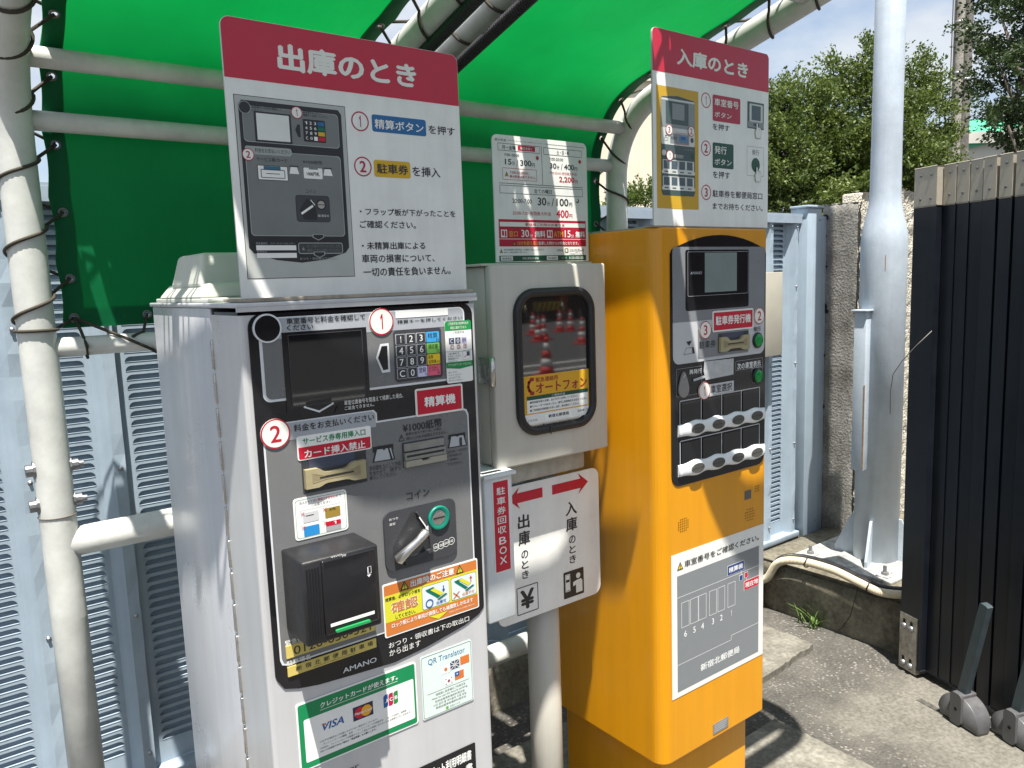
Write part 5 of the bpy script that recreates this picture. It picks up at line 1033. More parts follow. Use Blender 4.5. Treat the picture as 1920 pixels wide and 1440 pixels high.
# pressing hands
def hand(cx, cy, s_):
    u, v = P7(cx, cy); k = lambda x, y: (u+x*s_, v-y*s_)
    o = [k(-.5, 4.2), k(-.9, 2.6), k(-.6, 1.6), k(-.35, 1.9), k(-.3, -.1), k(.0, -.35), k(.3, -.1), k(.35, 1.1), k(.9, .9), k(1.5, 1.0), k(2.0, 1.3), k(2.2, 2.2), k(1.9, 3.4), k(1.8, 4.2)]
    b.pg(HF, o, OW, .0022); b.loop(HF, o, .0006, TX, .0024)
    for x in (.9, 1.45): b.line(HF, [k(x, 1.0), k(x+.05, 1.8)], .0005, TX, .0024)
Q = (P7(932, 300)[0], P7(935, 462)[1], P7(1090, 300)[0], P7(932, 203)[1]); b.rect(HF, Q, G7, .0004); mw, mh = Q[2]-Q[0], Q[3]-Q[1]; b.rrect(HF, m7(.12, .07, .93, .76), .003, GW, .0007); b.rect(HF, m7(.24, .13, .80, .68), ink('print_window', (.07, .10, .12)), .0009); b.rrect(HF, m7(.02, .74, .98, .96), .003, GL, .0009); b.rect(HF, m7(.35, .80, .70, .90), G7, .0011)
hand(1020, 428, .0078)
Q = (P7(928, 700)[0], P7(930, 920)[1], P7(1088, 700)[0], P7(928, 635)[1]); b.loop(HF, rr(*Q, .0005), .0006, TX, .0003); mw, mh = Q[2]-Q[0], Q[3]-Q[1]; b.text(HF, '発行', m7(.30, .10, .72, .28), TX, .0003, .004); b.circ(HF, *c7(.52, .62), .017, DGRN, .0004)
hand(1018, 850, .0078)
b.build('board_plate', eb)
b = MB(); b.box(q[0]+.004, q[2]-.004, 1.2065, 1.24, YT+.0005, YT+.006, RST, .001); b.box(YX0+.02, YX1-.06, 1.24, 1.61, YT+.0005, YT+.005, M('dusty_plate', (.40, .40, .38), .7, .2, .3, 30), .001); b.build('bracket', eb)

# ================================================================== GREEN TARP CANOPIES
PIPE = M('pipe_paint', (.58, .59, .56), .42, 0, .16, 9, .10, 120)
ROPE = M('dark_cord', (.05, .042, .03), .85, 0, .3, 80)
HY = 2.10; YFRONT = .71
def tarp_mat(name, rgb, tr):
    m, t, b = nodes_mat(name); n = t.nodes.new; l = t.links.new
    g = n('ShaderNodeNewGeometry'); q = n('ShaderNodeTexNoise'); q.inputs['Scale'].default_value = 3; q.inputs['Detail'].default_value = 6; l(g.outputs['Position'], q.inputs['Vector'])
    mr = n('ShaderNodeMapRange'); mr.inputs[1].default_value = .3; mr.inputs[2].default_value = .7; mr.inputs[3].default_value = .92; mr.inputs[4].default_value = 1.06; l(q.outputs[0], mr.inputs[0])
    mu = n('ShaderNodeMixRGB'); mu.blend_type = 'MULTIPLY'; mu.inputs[0].default_value = 1; mu.inputs[1].default_value = (*rgb, 1); l(mr.outputs[0], mu.inputs[2])
    b.inputs['Roughness'].default_value = .5; b.inputs['Specular IOR Level'].default_value = .3; l(mu.outputs[0], b.inputs['Base Color'])
    w = n('ShaderNodeTexWave'); w.inputs['Scale'].default_value = 260; l(g.outputs['Position'], w.inputs['Vector']); bp = n('ShaderNodeBump'); bp.inputs['Strength'].default_value = .06; bp.inputs['Distance'].default_value = .0006; l(w.outputs[0], bp.inputs['Height']); l(bp.outputs[0], b.inputs['Normal'])
    td = n('ShaderNodeBsdfTranslucent'); q.inputs['Scale'].default_value = 2.2
    mt = n('ShaderNodeMixRGB'); mt.blend_type = 'MULTIPLY'; mt.inputs[0].default_value = 1; mt.inputs[1].default_value = (*tr, 1); m2 = n('ShaderNodeMapRange'); m2.inputs[1].default_value = .3; m2.inputs[2].default_value = .7; m2.inputs[3].default_value = .80; m2.inputs[4].default_value = 1.12; l(q.outputs[0], m2.inputs[0]); l(m2.outputs[0], mt.inputs[2]); l(mt.outputs[0], td.inputs[0])
    mpg = n('ShaderNodeMapping'); mpg.inputs['Scale'].default_value = (1, .35, .35); mpg.inputs['Rotation'].default_value = (.2, .1, .5); l(g.outputs['Position'], mpg.inputs[0]); q2 = n('ShaderNodeTexNoise'); q2.inputs['Scale'].default_value = 9; q2.inputs['Detail'].default_value = 3; l(mpg.outputs[0], q2.inputs['Vector']); b2 = n('ShaderNodeBump'); b2.inputs['Strength'].default_value = .35; b2.inputs['Distance'].default_value = .02; l(q2.outputs[0], b2.inputs['Height']); l(b2.outputs[0], bp.inputs['Normal']); l(b2.outputs[0], td.inputs['Normal']); ad = n('ShaderNodeMixShader'); ad.inputs[0].default_value = .5; l(b.outputs[0], ad.inputs[1]); l(td.outputs[0], ad.inputs[2])
    l(ad.outputs[0], t.nodes['Material Output'].inputs[0]); return m
TARP = tarp_mat('green_tarp', (.003, .165, .058), (.002, .205, .038))
def profile(zoff=0, out_=0.0, ymin=.71, zbot=0.0):
    """pipe centre line in the Y-Z plane: up the back, a bend, then a gentle rise to the front"""
    r = .27; s_ = math.atan(.25); pts = [(HY+out_, zbot), (HY+out_, 1.0)]
    zc = 2.06+zoff; cy = HY-r
    for i in range(13):
        a = i/12*(math.pi/2-s_); pts.append((cy+(r+out_)*math.cos(a), zc+(r+out_)*math.sin(a)))
    y, z = pts[-1]
    k = 10
    for i in range(1, k+1): yy = y+(ymin-y)*i/k; pts.append((yy, z-(yy-y)*.25))
    return pts
def resample(pts, n):
    L_ = [0]
    for a, b_ in zip(pts, pts[1:]): L_.append(L_[-1]+math.hypot(a[0]-b_[0], a[1]-b_[1]))
    o = []
    for i in range(n+1):
        s_ = L_[-1]*i/n; k = max(j for j in range(len(L_)) if L_[j] <= s_+1e-9); k = min(k, len(pts)-2); f = (s_-L_[k])/max(1e-9, L_[k+1]-L_[k]); o.append((pts[k][0]+(pts[k+1][0]-pts[k][0])*f, pts[k][1]+(pts[k+1][1]-pts[k][1])*f))
    return o, L_[-1]
BOLTD = M('dark_bolt', (.20, .20, .21), .42, .7, .2, 60)
def bolt(par, c, ax, s_=1):
    b = MB(); c = Vector(c)
    prof = [(.022, 0), (.022, .004), (.0145, .0045), (.0145, .019), (.008, .0195), (.008, .030), (.0001, .0305)]
    b.lathe(c, prof if ax > 0 else [(r_, -h) for r_, h in prof][:4]+[(.0001, -.0195)], BOLTD, 6 if False else 12, 'X', False); return b.build('bolt', par)
def canopy(name, label, xl, xr, tl, tr, zoff, rail_z, low_rails, RP, YFRONT):
    t = thing(name, label, 'canopy', ((xl+xr)/2, HY, 0), 'green tarp canopies on bent white pipes')
    pr = profile(zoff, 0, YFRONT); cr = .22
    left = [Vector((xl, y, z)) for y, z in pr]; right = [Vector((xr, y, z)) for y, z in pr]
    cut = [p_ for p_ in left if p_.y > YFRONT+cr+.01]; cutr = [p_ for p_ in right if p_.y > YFRONT+cr+.01]
    zf = lambda y: pr[-1][1]-(y-pr[-1][0])*.25
    ca = [Vector((xl+cr-cr*math.cos(a), YFRONT+cr-cr*math.sin(a), zf(YFRONT+cr-cr*math.sin(a)))) for a in [R(90*i/8) for i in range(9)]]
    cb_ = [Vector((xr-(p_.x-xl), p_.y, p_.z)) for p_ in ca][::-1]
    b = MB(); b.tube(cut+ca+cb_+cutr[::-1], RP, PIPE, 22); fr_ = b.build('frame', t)
    for z in rail_z+low_rails:
        b = MB(); r_ = .036 if z < 1.2 else .023; yr = HY
        if z > 2.2: z -= .02; yr = 2.04
        b.tube([(xl, yr, z), (xr, yr, z)], r_, PIPE, 16); b.build('rail', t)
    for y in (1.32, ):
        b = MB(); z = zf(y); b.tube([(xl, y, z), (xr, y, z)], .024, PIPE, 14); b.build('rail', t)
    # tarp: double hem with eyelets round a single sheet
    op = profile(zoff, .036, YFRONT+.055, 1.63); op = [p_ for p_ in op if p_[1] >= 1.0]; op[0] = (op[0][0], 1.625); op = [op[0]]+op[2:]
    rows, Ltot = resample(op, 96); cols = 30; rnd = random.Random(int(xl*100)); hemw = .046
    off = (-hemw, )
    def surf(u, s_):
        """u across 0..1, s_ arc position 0..1"""
        k = min(95, int(s_*96)); f = s_*96-k; y = rows[k][0]+(rows[k+1][0]-rows[k][0])*f; z = rows[k][1]+(rows[k+1][1]-rows[k][1])*f
        ny, nz_ = rows[min(96, k+1)][1]-rows[k][1], -(rows[min(96, k+1)][0]-rows[k][0]); q = math.hypot(ny, nz_); ny /= q; nz_ /= q
        w = .0016*math.sin(7*s_*Ltot+3*u)+.0012*math.sin(19*u+5*s_*Ltot)+.0009*math.sin(31*s_*Ltot+11*u)
        sc = .007*abs(math.sin(s_*Ltot/.155*math.pi))     # edge drawn in between eyelets
        l_, r__ = tl+(.012*min(1, max(0, (s_-.3)/.5)) if xl < .5 else 0), tr
        if y < YFRONT+cr:
            dx_ = cr-math.sqrt(max(0, cr*cr-(YFRONT+cr-y)**2)); l_ = max(l_, xl+dx_+.05); r__ = min(r__, xr-dx_-.05)
        x = l_+(r__-l_)*u
        if u < .12: x += sc*(1-u/.12)
        if u > .88: x -= sc*(u-.88)/.12
        edge = min(u, 1-u); w *= min(1, edge/.08+.15)
        return Vector((x, y+ny*w, z+nz_*w))
    W_t = tr-tl; hu = hemw/W_t; hs_ = hemw/Ltot
    b = MB(); gr = {}
    us = [0, hu*.35, hu*.68, hu]+[hu+(1-2*hu)*i/cols for i in range(1, cols)]+[1-hu, 1-hu*.68, 1-hu*.35, 1]
    ss = sorted(set([0, hs_*.35, hs_*.68, hs_]+[hs_+(1-hs_)*i/110 for i in range(1, 111)]))
    eye_s = [hs_*.515]+[ (0.0775+.155*k)/Ltot+.04/Ltot for k in range(0, 12)]
    eyes = []
    for e in eye_s[1:]: eyes += [(hu*.515, e), (1-hu*.515, e)]
    eyes += [(hu*.515, eye_s[0]), (1-hu*.515, eye_s[0])]+[(k/4, eye_s[0]) for k in (1, 2, 3)]
    for e in eye_s[1:]:
        ss = [x for x in ss if abs(x-e) > .012/Ltot]+[e-.0075/Ltot, e+.0075/Ltot]
    ss = sorted(ss)
    for k in (1, 2, 3):
        us = [x for x in us if abs(x-k/4) > .02]+[k/4-.0075/W_t, k/4+.0075/W_t]
    us = sorted(us)
    for i, u in enumerate(us):
        for j, s_ in enumerate(ss): gr[i, j] = surf(u, s_)
    vg = {k: b.bm.verts.new(v) for k, v in gr.items()}; ti = b.mi(TARP)
    def hole(i, j):
        uc, sc = (us[i]+us[i+1])/2, (ss[j]+ss[j+1])/2
        return any(abs(uc-a)*W_t < .004 and abs(sc-c)*Ltot < .004 for a, c in eyes)
    second = {}
    for i in range(len(us)-1):
        for j in range(len(ss)-1):
            if hole(i, j): continue
            f = b.bm.faces.new((vg[i, j], vg[i+1, j], vg[i+1, j+1], vg[i, j+1])); f.material_index = ti; f.smooth = True
            if us[i+1] <= hu+1e-6 or us[i] >= 1-hu-1e-6 or ss[j+1] <= hs_+1e-6:   # folded hem, a second and third layer
                for dd_ in (.0018, .0034):
                    vv = []
                    for a, c in ((i, j), (i+1, j), (i+1, j+1), (i, j+1)):
                        key = (a, c, dd_)
                        if key not in second:
                            p_ = gr[a, c]; k = min(95, int(ss[c]*96)); ny, nz_ = rows[k+1][1]-rows[k][1], -(rows[k+1][0]-rows[k][0]); q = math.hypot(ny, nz_); second[key] = b.bm.verts.new(p_+Vector((0, -ny/q*dd_, -nz_/q*dd_)))
                        vv.append(second[key])
                    f = b.bm.faces.new(vv); f.material_index = ti; f.smooth = True
    tp = b.build('tarp', t)
    EY = M('eyelet_brass', (.16, .16, .15), .45, .6)
    for a, c in eyes:
        p_ = surf(a, c); k = min(95, int(c*96)); nn = Vector((0, rows[k+1][1]-rows[k][1], -(rows[k+1][0]-rows[k][0]))).normalized(); e1 = Vector((1, 0, 0)); e2 = nn.cross(e1)
        b = MB(); b.tube([p_-nn*.004+(e1*math.cos(2*math.pi*i/14)+e2*math.sin(2*math.pi*i/14))*.0090 for i in range(14)], .0030, EY, 8, closed=True); b.build('eyelet', tp)
    # lacing cords: from each eyelet once round the pipe, spiralling down to the next
    for side, ux, xp in ((-1, hu*.515, xl), (1, 1-hu*.515, xr)):
        for e in eye_s[1:]:
            p_ = surf(ux, e); k = min(95, int(e*96)); tg = Vector((0, rows[k+1][0]-rows[k][0], rows[k+1][1]-rows[k][1])).normalized(); nn = Vector((0, tg.z, -tg.y))
            cen = min(left if side < 0 else right, key=lambda v: (v-p_).length)
            # foot of the eyelet on the pipe axis, slid down along the pipe
            best = Vector((xp, p_.y, p_.z))-nn*.036; R_ = RP+.0045
            pts = [p_-nn*.005]; lead = abs(p_.x-xp); drop = .155*1.02; arc_l = R_*5.4; tot = lead*2+arc_l
            nb = 22
            for i in range(nb+1):      # front, far side, back: one turn, then on to the next eyelet below
                th = -.25+5.4*i/nb; dist = lead+arc_l*i/nb
                pts.append(best-tg*drop*dist/tot*1.0+Vector((-side, 0, 0))*math.cos(th)*R_-nn*math.sin(th)*R_)
            e2 = e-.155/Ltot
            if e2 > eye_s[0]: q_ = surf(ux, e2); pts.append(q_+nn*.006)
            b = MB(); b.tube(pts, .0040, ROPE, 8); b.build('cord', t)
    if low_rails:
        b = MB(); p_ = surf(hu*.515, eye_s[0]); rz = 1.582
        b.tube([p_+Vector((0, -.005, 0)), p_+Vector((.008, -.03, -.03)), Vector((p_.x+.012, HY-.028, rz)), Vector((p_.x+.014, HY-.01, rz-.028)), Vector((p_.x+.012, HY+.026, rz))], .0038, ROPE, 8); b.build('cord', t)
        b = MB(); b.tube([p_+Vector((0, -.006, 0)), Vector((p_.x+.10, HY-.031, rz+.012)), Vector((p_.x+.15, HY-.026, rz-.016)), Vector((p_.x+.17, HY+.0, rz-.028))], .0038, ROPE, 8); b.build('cord', t)
        b = MB(); q = surf(.25, eye_s[0]); b.tube([q, Vector((q.x-.02, HY, rz+.025)), Vector((q.x-.05, HY-.02, rz+.016))], .0038, ROPE, 8); b.build('cord', t)
        p0 = Vector((xl, HY, 1.625)); b = MB(); b.tube([surf(hu*.515, eye_s[0])]+[p0+Vector((math.cos(a)*(RP+.004), -math.sin(a)*(RP+.004), .0)) for a in [math.pi*i/10 for i in range(-1, 12)]], .0038, ROPE, 8); b.build('cord', t)
    return t, pr
RP = .0395
c1, pr = canopy('tarp_canopy', 'left green tarp canopy laced to white bent pipes, standing behind the silver pay machine', .2145, 1.09, .272, 1.033, -.02, [2.243, 2.098], [1.582, 1.113], RP, .86)
for z in (1.30, 1.215):
    for sx_ in (-1, 1): bolt(c1, (.2145+sx_*(RP-.004), HY-.0, z), sx_)
b = MB(); b.tube([(.2145+(RP+.0006)*math.cos(2*math.pi*i/24), HY+(RP+.0006)*math.sin(2*math.pi*i/24), 1.185) for i in range(24)], .0016, M('seam_dark', (.12, .10, .08), .9), 6, closed=True); b.build('joint_seam', c1)  # thin dark ring marking the pipe joint
b = MB(); b.lathe((.2145, HY, 0), [(RP+.0005, .93), (RP+.0005, .98)], M('small_label', (.6, .6, .57), .5), 24); lab = b.bm; 
for f in [f for f in lab.faces if not (len(f.verts) == 4 and f.calc_center_median().x > .235 and f.calc_center_median().y < HY-.005)]: lab.faces.remove(f)
b.build('pipe_label', c1)
c2, _ = canopy('tarp_canopy', 'right green tarp canopy laced to white bent pipes, standing behind the yellow ticket machine', 1.232, 2.10, 1.292, 2.05, 0, [2.248, 2.104], [.415], .0385, .72)
# corrugated cable conduits strapped under the two middle pipes
def corrugated(name, pts, r, m, pitch, label):
    L_ = 0; fine = []; P_ = [Vector(p_) for p_ in pts]
    dense = []
    for i in range(len(P_)-1):
        p0 = P_[max(0, i-1)]; p1 = P_[i]; p2 = P_[i+1]; p3 = P_[min(len(P_)-1, i+2)]
        for k in range(60):
            t_ = k/60; dense.append(.5*((2*p1)+(-p0+p2)*t_+(2*p0-5*p1+4*p2-p3)*t_*t_+(-p0+3*p1-3*p2+p3)*t_**3))
    dense.append(P_[-1]); path = [dense[0]]; rad = []; acc = 0; step = pitch/4
    for a, c in zip(dense, dense[1:]):
        d_ = (c-a).length
        while acc+d_ >= step:
            f = (step-acc)/d_; a = a+(c-a)*f; path.append(a); d_ = (c-a).length; acc = 0
        acc += d_
    rad = [r*(1, 1, .90, .90)[i % 4] for i in range(len(path))]
    b = MB(); b.tube(path, r, m, 16, True, rad, False); return tag(b.build(name), label, 'conduit')
BC = M('black_conduit', (.012, .012, .013), .38, 0, .1, 30)
for xp, lb in ((1.09, 'black corrugated conduit hanging under the left of the two middle canopy pipes'), (1.212, 'black corrugated conduit hanging under the right of the two middle canopy pipes')):
    pp = [(xp, y-.014, z-.050) for y, z in pr if y < HY-.0 or z > 2.0][1:]
    corrugated('cable_conduit', [(xp, HY-.06, 1.2), (xp, HY-.06, 1.9)]+pp[2:], (.0165), BC, .0085, lb)

# ================================================================== RIGHT SIDE: BOX, CONCRETE WALL, STEEL POLE, GATE
b = MB(); BX = M('junction_beige', (.38, .36, .30), .5, 0, .05, 10)
b.box(3.30, 3.487, 2.33, 2.392, 1.283, 1.695, BX, .004); b.box(3.296, 3.49, 2.325, 2.3295, 1.279, 1.699, BX, .002); tag(b.build('junction_box'), 'flat beige junction box on the louvre fence behind the yellow ticket machine', 'junction box')

# broken end of a concrete block wall
STUC = concrete('stucco', (.42, .39, .32), (.66, .62, .53), 14, 95, 1.0, .02)
RAW = concrete('raw_concrete_shade', (.15, .14, .125), (.34, .33, .30), 6, 80, .8, .006)  # fence-post shade on the end is put into this darker concrete
wl = thing('block_wall', 'old concrete wall with raw end darkened for shade and rough pale stucco face behind the steel pole', 'wall', (4.6, 2.3, .25))
wx, wy = 4.0, 2.225
rnd = random.Random(3); b = MB(); ny_, nz_ = 14, 60; g = {}
for i in range(ny_+1):
    for j in range(nz_+1):
        y = wy-.005+.20*i/ny_; z = .1+(2.06-.1)*j/nz_; e = (rnd.random()-.5)*.0035
        if j == nz_: e = .012+.01*rnd.random(); z -= .012*rnd.random()
        if i == 0: e += .006*rnd.random()
        g[i, j] = b.bm.verts.new((wx+e, y, z))
for i in range(ny_):
    for j in range(nz_):
        f = b.bm.faces.new((g[i, j], g[i+1, j], g[i+1, j+1], g[i, j+1])); f.material_index = b.mi(RAW); f.smooth = True
b.face([(wx+.01, wy, 2.052), (wx+.01, wy+.2, 2.052), (wx+1.5, wy+.2, 2.052), (wx+1.5, wy, 2.052)], RAW)
HOLEM = M('void', (.004, .004, .004), .9)
for y, z, r_ in ((2.40, 1.985, .016), (2.40, 1.885, .009), (2.405, 1.85, .007), (2.40, 1.50, .019), (2.385, 1.475, .012), (2.40, 1.23, .012), (2.40, .94, .014), (2.39, 1.72, .006)):
    b.lathe((wx-.0, y, z), [(r_, -.006), (r_*.9, -.0065), (.0001, -.0065)], HOLEM, 12, 'X', False)
b.build('wall_end', wl)
b = MB(); nx_ = 60; g = {}; nz_ = 90
for i in range(nx_+1):
    for j in range(nz_+1):
        x = wx+.006+1.2*i/nx_; z = .1+(2.115-.1)*j/nz_; e = rnd.random()*.016
        if j == nz_: e = .02
        if i == 0: x += rnd.uniform(-.006, .004)
        top = .018*math.sin(x*9)*(j/nz_)**6
        g[i, j] = b.bm.verts.new((x+rnd.uniform(-.004, .004), wy-.012-e, z+rnd.uniform(-.004, .004)+top))
for i in range(nx_):
    for j in range(nz_):
        f = b.bm.faces.new((g[i, j], g[i+1, j], g[i+1, j+1], g[i, j+1])); f.material_index = b.mi(STUC); f.smooth = True
b.box(wx+.02, wx+1.2, wy-.006, wy+.10, .1, 2.10, STUC, .01); b.build('stucco_face', wl)

# round steel pole with flared joint, base plate, fins
POLEM = M('pole_grey', (.42, .48, .545), .45, 0, .10, 9, .35, 130, streak=.06)
PLM = M('base_plate_worn', (.42, .42, .40), .6, .1, .45, 22, .4, 90)
RUST = M('rust_stain', (.30, .19, .10), .8, 0, .3, 60)
_p = onZ(1641, 1056, .266); _h = Vector((_p.x, _p.y, 0)).normalized()*.104; px_, py_ = _p.x+_h.x, _p.y+_h.y
sp = thing('steel_pole', 'thick pale grey round steel pole with flared joint and bolted base plate', 'pole', (px_, py_, .25))
b = MB(); b.lathe((px_, py_, 0), [(.104, .262), (.103, 1.82), (.1005, 1.86), (.092, 1.905), (.081, 1.955), (.0725, 2.00), (.0685, 2.05), (.0665, 2.3), (.0635, 4.6)], POLEM, 40); po = b.build('shaft', sp)
b = MB(); ring = .205
b.box(3.43, 3.93, 1.70, 2.21, .250, .266, PLM, .003); b.build('base_plate', sp)
for k in range(4):
    a = R(105+90*k); c, s_ = math.cos(a), math.sin(a); b = MB(); o = Vector((px_, py_, 0)); dr_ = Vector((c, s_, 0)); nn = Vector((-s_, c, 0))*.006
    prof = [(.10, .266), (.195, .266), (.195, .295), (.115, .475), (.10, .475)]
    A = [o+dr_*r_+Vector((0, 0, z))+nn for r_, z in prof]; B_ = [o+dr_*r_+Vector((0, 0, z))-nn for r_, z in prof]
    b.face(A, POLEM); b.face(B_[::-1], POLEM)
    for i in range(5): b.face([A[i], B_[i], B_[(i+1) % 5], A[(i+1) % 5]], POLEM)
    b.build('fin', sp)
for sx_ in (-1, 1):
    for sy_ in (-1, 1):
        b = MB(); c = ((3.485, 3.87)[sx_ > 0], (1.76, 2.145)[sy_ > 0], .266); b.box(c[0]-.03, c[0]+.03, c[1]-.03, c[1]+.03, .266, .272, PLM, .001); b.lathe(c, [(.017, .006), (.017, .020), (.009, .021), (.009, .05), (.0001, .052)], BOLT, 6, smooth=False); b.build('anchor_bolt', sp)
# angle-steel cover on the left of the pole
b = MB(); cx = onY(1597, 720, py_).x
b.box(px_-.145, px_-.100, py_+.0, py_+.06, .73, 1.50, POLEM, .002); b.box(px_-.158, px_-.088, py_-.012, py_+.07, 1.50, 1.508, POLEM, .002); b.box(px_-.147, px_-.144, py_-.0015, py_+.004, .74, 1.15, RUST); b.build('cable_cover', sp)
b = MB(); c = Vector((px_, py_, 0))
dirv = Vector((-px_+.0, -py_, 0)).normalized()
for w_, z0, z1 in ((.0035, 1.69, 1.76),):
    for i in range(3):
        a0 = math.atan2(dirv.y, dirv.x)+.08+(i-1.5)*w_/.31; a1 = a0+w_/.31
        b.face([c+Vector((math.cos(a)*.1042, math.sin(a)*.1042, z)) for a, z in ((a0, z0), (a1, z0), (a1, z1), (a0, z1))], RUST)
b.build('rust_streak', po)

# beige and black corrugated conduits lying over the kerb, thin cable
BEC = M('beige_conduit', (.56, .49, .36), .45, 0, .06, 30)
pts = [(3.27, 2.36, -.02), (3.262, 2.29, .13)]+[tuple(onX(x, y, 3.262)) for x, y in ((1440, 1082), (1460, 1055), (1500, 1052), (1560, 1068), (1610, 1092), (1650, 1110), (1700, 1116), (1760, 1118))]
corrugated('cable_conduit', pts, .019, BEC, .0075, 'beige corrugated conduit lying along the kerb in front of the steel pole')
pts = [(p_[0]+.035, p_[1]+.012, p_[2]+.006) for p_ in map(tuple, pts)]
corrugated('cable_conduit', pts, .017, BC, .0075, 'black corrugated conduit running just behind the beige one on the kerb')
b = MB(); pp = [onX(x, y, 3.285) for x, y in ((1611, 1092), (1604, 1120), (1594, 1155), (1578, 1178), (1560, 1190), (1542, 1185))]; b.tube(pp, .0018, BC, 6); tag(b.build('thin_cable'), 'thin black cable hanging from the beige conduit down the kerb face', 'cable')
for i, (x, y) in enumerate(((1513, 1055), (1630, 1100))):
    c = onX(x, y, 3.262); b = MB(); b.tube([c+Vector((.0, .0, 0))+Vector((math.cos(a)*.0225, 0.004*math.sin(a*2), math.sin(a)*.0225)) for a in [2*math.pi*k/16 for k in range(16)]], .003, BC, 6, closed=True)
    tag(b.build('cable_tie'), ('black cable tie round the beige conduit beside the base plate corner', 'black cable tie round the beige conduit nearest the folding gate')[i], 'cable tie')
# weeds at the foot of the kerb
def blade_plant(name, c, n, h, seed, label):
    rn = random.Random(seed); G_ = M('weed_green', (.10, .17, .035), .6, 0, .25, 40); b = MB(); c = Vector(c)
    for i in range(n):
        a = rn.uniform(0, 6.28); le = h*rn.uniform(.45, 1); lean = rn.uniform(.3, 1.1); w = rn.uniform(.002, .0042); d_ = Vector((math.cos(a), math.sin(a), 0)); s_ = Vector((-math.sin(a), math.cos(a), 0)); st = c+Vector((rn.uniform(-.04, .04), rn.uniform(-.05, .05), 0)); pv = None
        for k in range(6):
            t_ = k/5; p_ = st+d_*le*lean*t_**1.4+Vector((0, 0, le*(t_-.35*lean*t_*t_))); ww = w*(1-t_**2)+.0003; q_ = (p_-s_*ww, p_+s_*ww)
            if pv: b.face([pv[0], pv[1], q_[1], q_[0]], G_, True)
            pv = q_
    return tag(b.build(name), label, 'weed')
wc = onZ(1502, 1178, .005); blade_plant('weed', (3.275, wc.y, .0), 46, .16, 4, 'small green grassy weed growing at the foot of the concrete kerb')

# folding slat gate
g0 = Vector((3.181, 1.519, 0)); g1 = Vector((2.99, 1.015, 0)); GU = (g1-g0).normalized(); GN = Vector((GU.y, -GU.x, 0)); GN = GN if GN.x < 0 else -GN
gt = thing('folding_gate', 'tall black folding slat gate with champagne metal caps on its slats', 'gate', g0+GU*.6)
GB_ = M('gate_black', (.0075, .010, .0155), .38, .0, .15, 9, .06, 300, spec=.4, streak=.25); CAP = M('champagne_cap', (.36, .325, .265), .45, .1, .06, 40, .05, 400); GBI = M('gate_gap_shade', (.008, .008, .01), .5)
GFm = Fr(g0, GU, GN)
ztop = GFm.p(1715, 318)[1]; 
def slat(u0, u1, d0, d1, name, z0=.035, zt=None, side=None):
    zt = zt or ztop; capz = zt-.150
    o = MB()
    def bx(mb, ua, ub, da, db, za, zb, m, bev):
        t = bmesh.new(); bmesh.ops.create_cube(t, size=1)
        for v in t.verts: v.co = g0+GU*((ua+ub)/2+v.co.x*(ub-ua))+GN*((da+db)/2+v.co.y*(db-da))+Vector((0, 0, (za+zb)/2+v.co.z*(zb-za)))
        bmesh.ops.bevel(t, geom=t.edges[:], offset=bev, segments=1, affect='EDGES'); mb.merge(t, m, False)
    bx(o, u0, u1, d0, d1, z0, capz+.002, GB_, .003); s_ = o.build(name, gt)
    o = MB(); bx(o, u0, u1, d0-.001, d1+.002, capz, zt, CAP, .002); cp_ = o.build('cap', s_)
    nc = [(.28, .2), (.28, .8), (.75, .2), (.75, .8)] if u1-u0 > .08 else [(.5, .25), (.5, .8)]
    for a, c in nc:
        o = MB(); p_ = g0+GU*(u0+(u1-u0)*a)+GN*(d1+.002)+Vector((0, 0, capz+(zt-capz)*c)); n_ = 10; e1 = GU; e2 = Vector((0, 0, 1))
        pr_ = [(.0055, 0), (.0052, .002), (.003, .003)]
        rg = [[o.bm.verts.new(p_+GN*h+e1*r_*math.cos(2*math.pi*k/n_)+e2*r_*math.sin(2*math.pi*k/n_)) for k in range(n_)] for r_, h in pr_]
        for A, B_ in zip(rg, rg[1:]):
            for k in range(n_): o.bm.faces.new((A[k], A[(k+1) % n_], B_[(k+1) % n_], B_[k])).material_index = o.mi(BOLTD)
        o.bm.faces.new(rg[-1]); o.build('screw', cp_)
    return s_
pu = lambda x: GFm.p(x, 700)[0]; GFs = Fr(g0-GN*.03, GU, GN); pv = lambda x: GFs.p(x, 700)[0]
post = slat(pu(1704.5), pu(1744), -.11, .0, 'end_post')
edges = [(1757, 1779), (1779.6, 1801.8), (1802.4, 1825), (1829, 1852.3), (1856.6, 1880), (1884.3, 1908), (1912.3, 1937), (1942, 1968), (1973, 2001), (2007, 2036), (2044, 2075)]
for i, (a, c) in enumerate(edges): slat(min(pv(a), pv(c))+.0022, max(pv(a), pv(c))-.0022, -.085, -.030-(i % 3)*.004, 'slat')
o = MB(); ua, ub = pu(1740), pu(2075)
A = [g0+GU*ua+GN*-.075+Vector((0, 0, .05)), g0+GU*ub+GN*-.075+Vector((0, 0, .05)), g0+GU*ub+GN*-.075+Vector((0, 0, ztop-.16)), g0+GU*ua+GN*-.075+Vector((0, 0, ztop-.16))]; o.face(A, GBI); o.build('gap_shade_sheet', gt)  # near-black sheet added behind the slats as the shade in their gaps
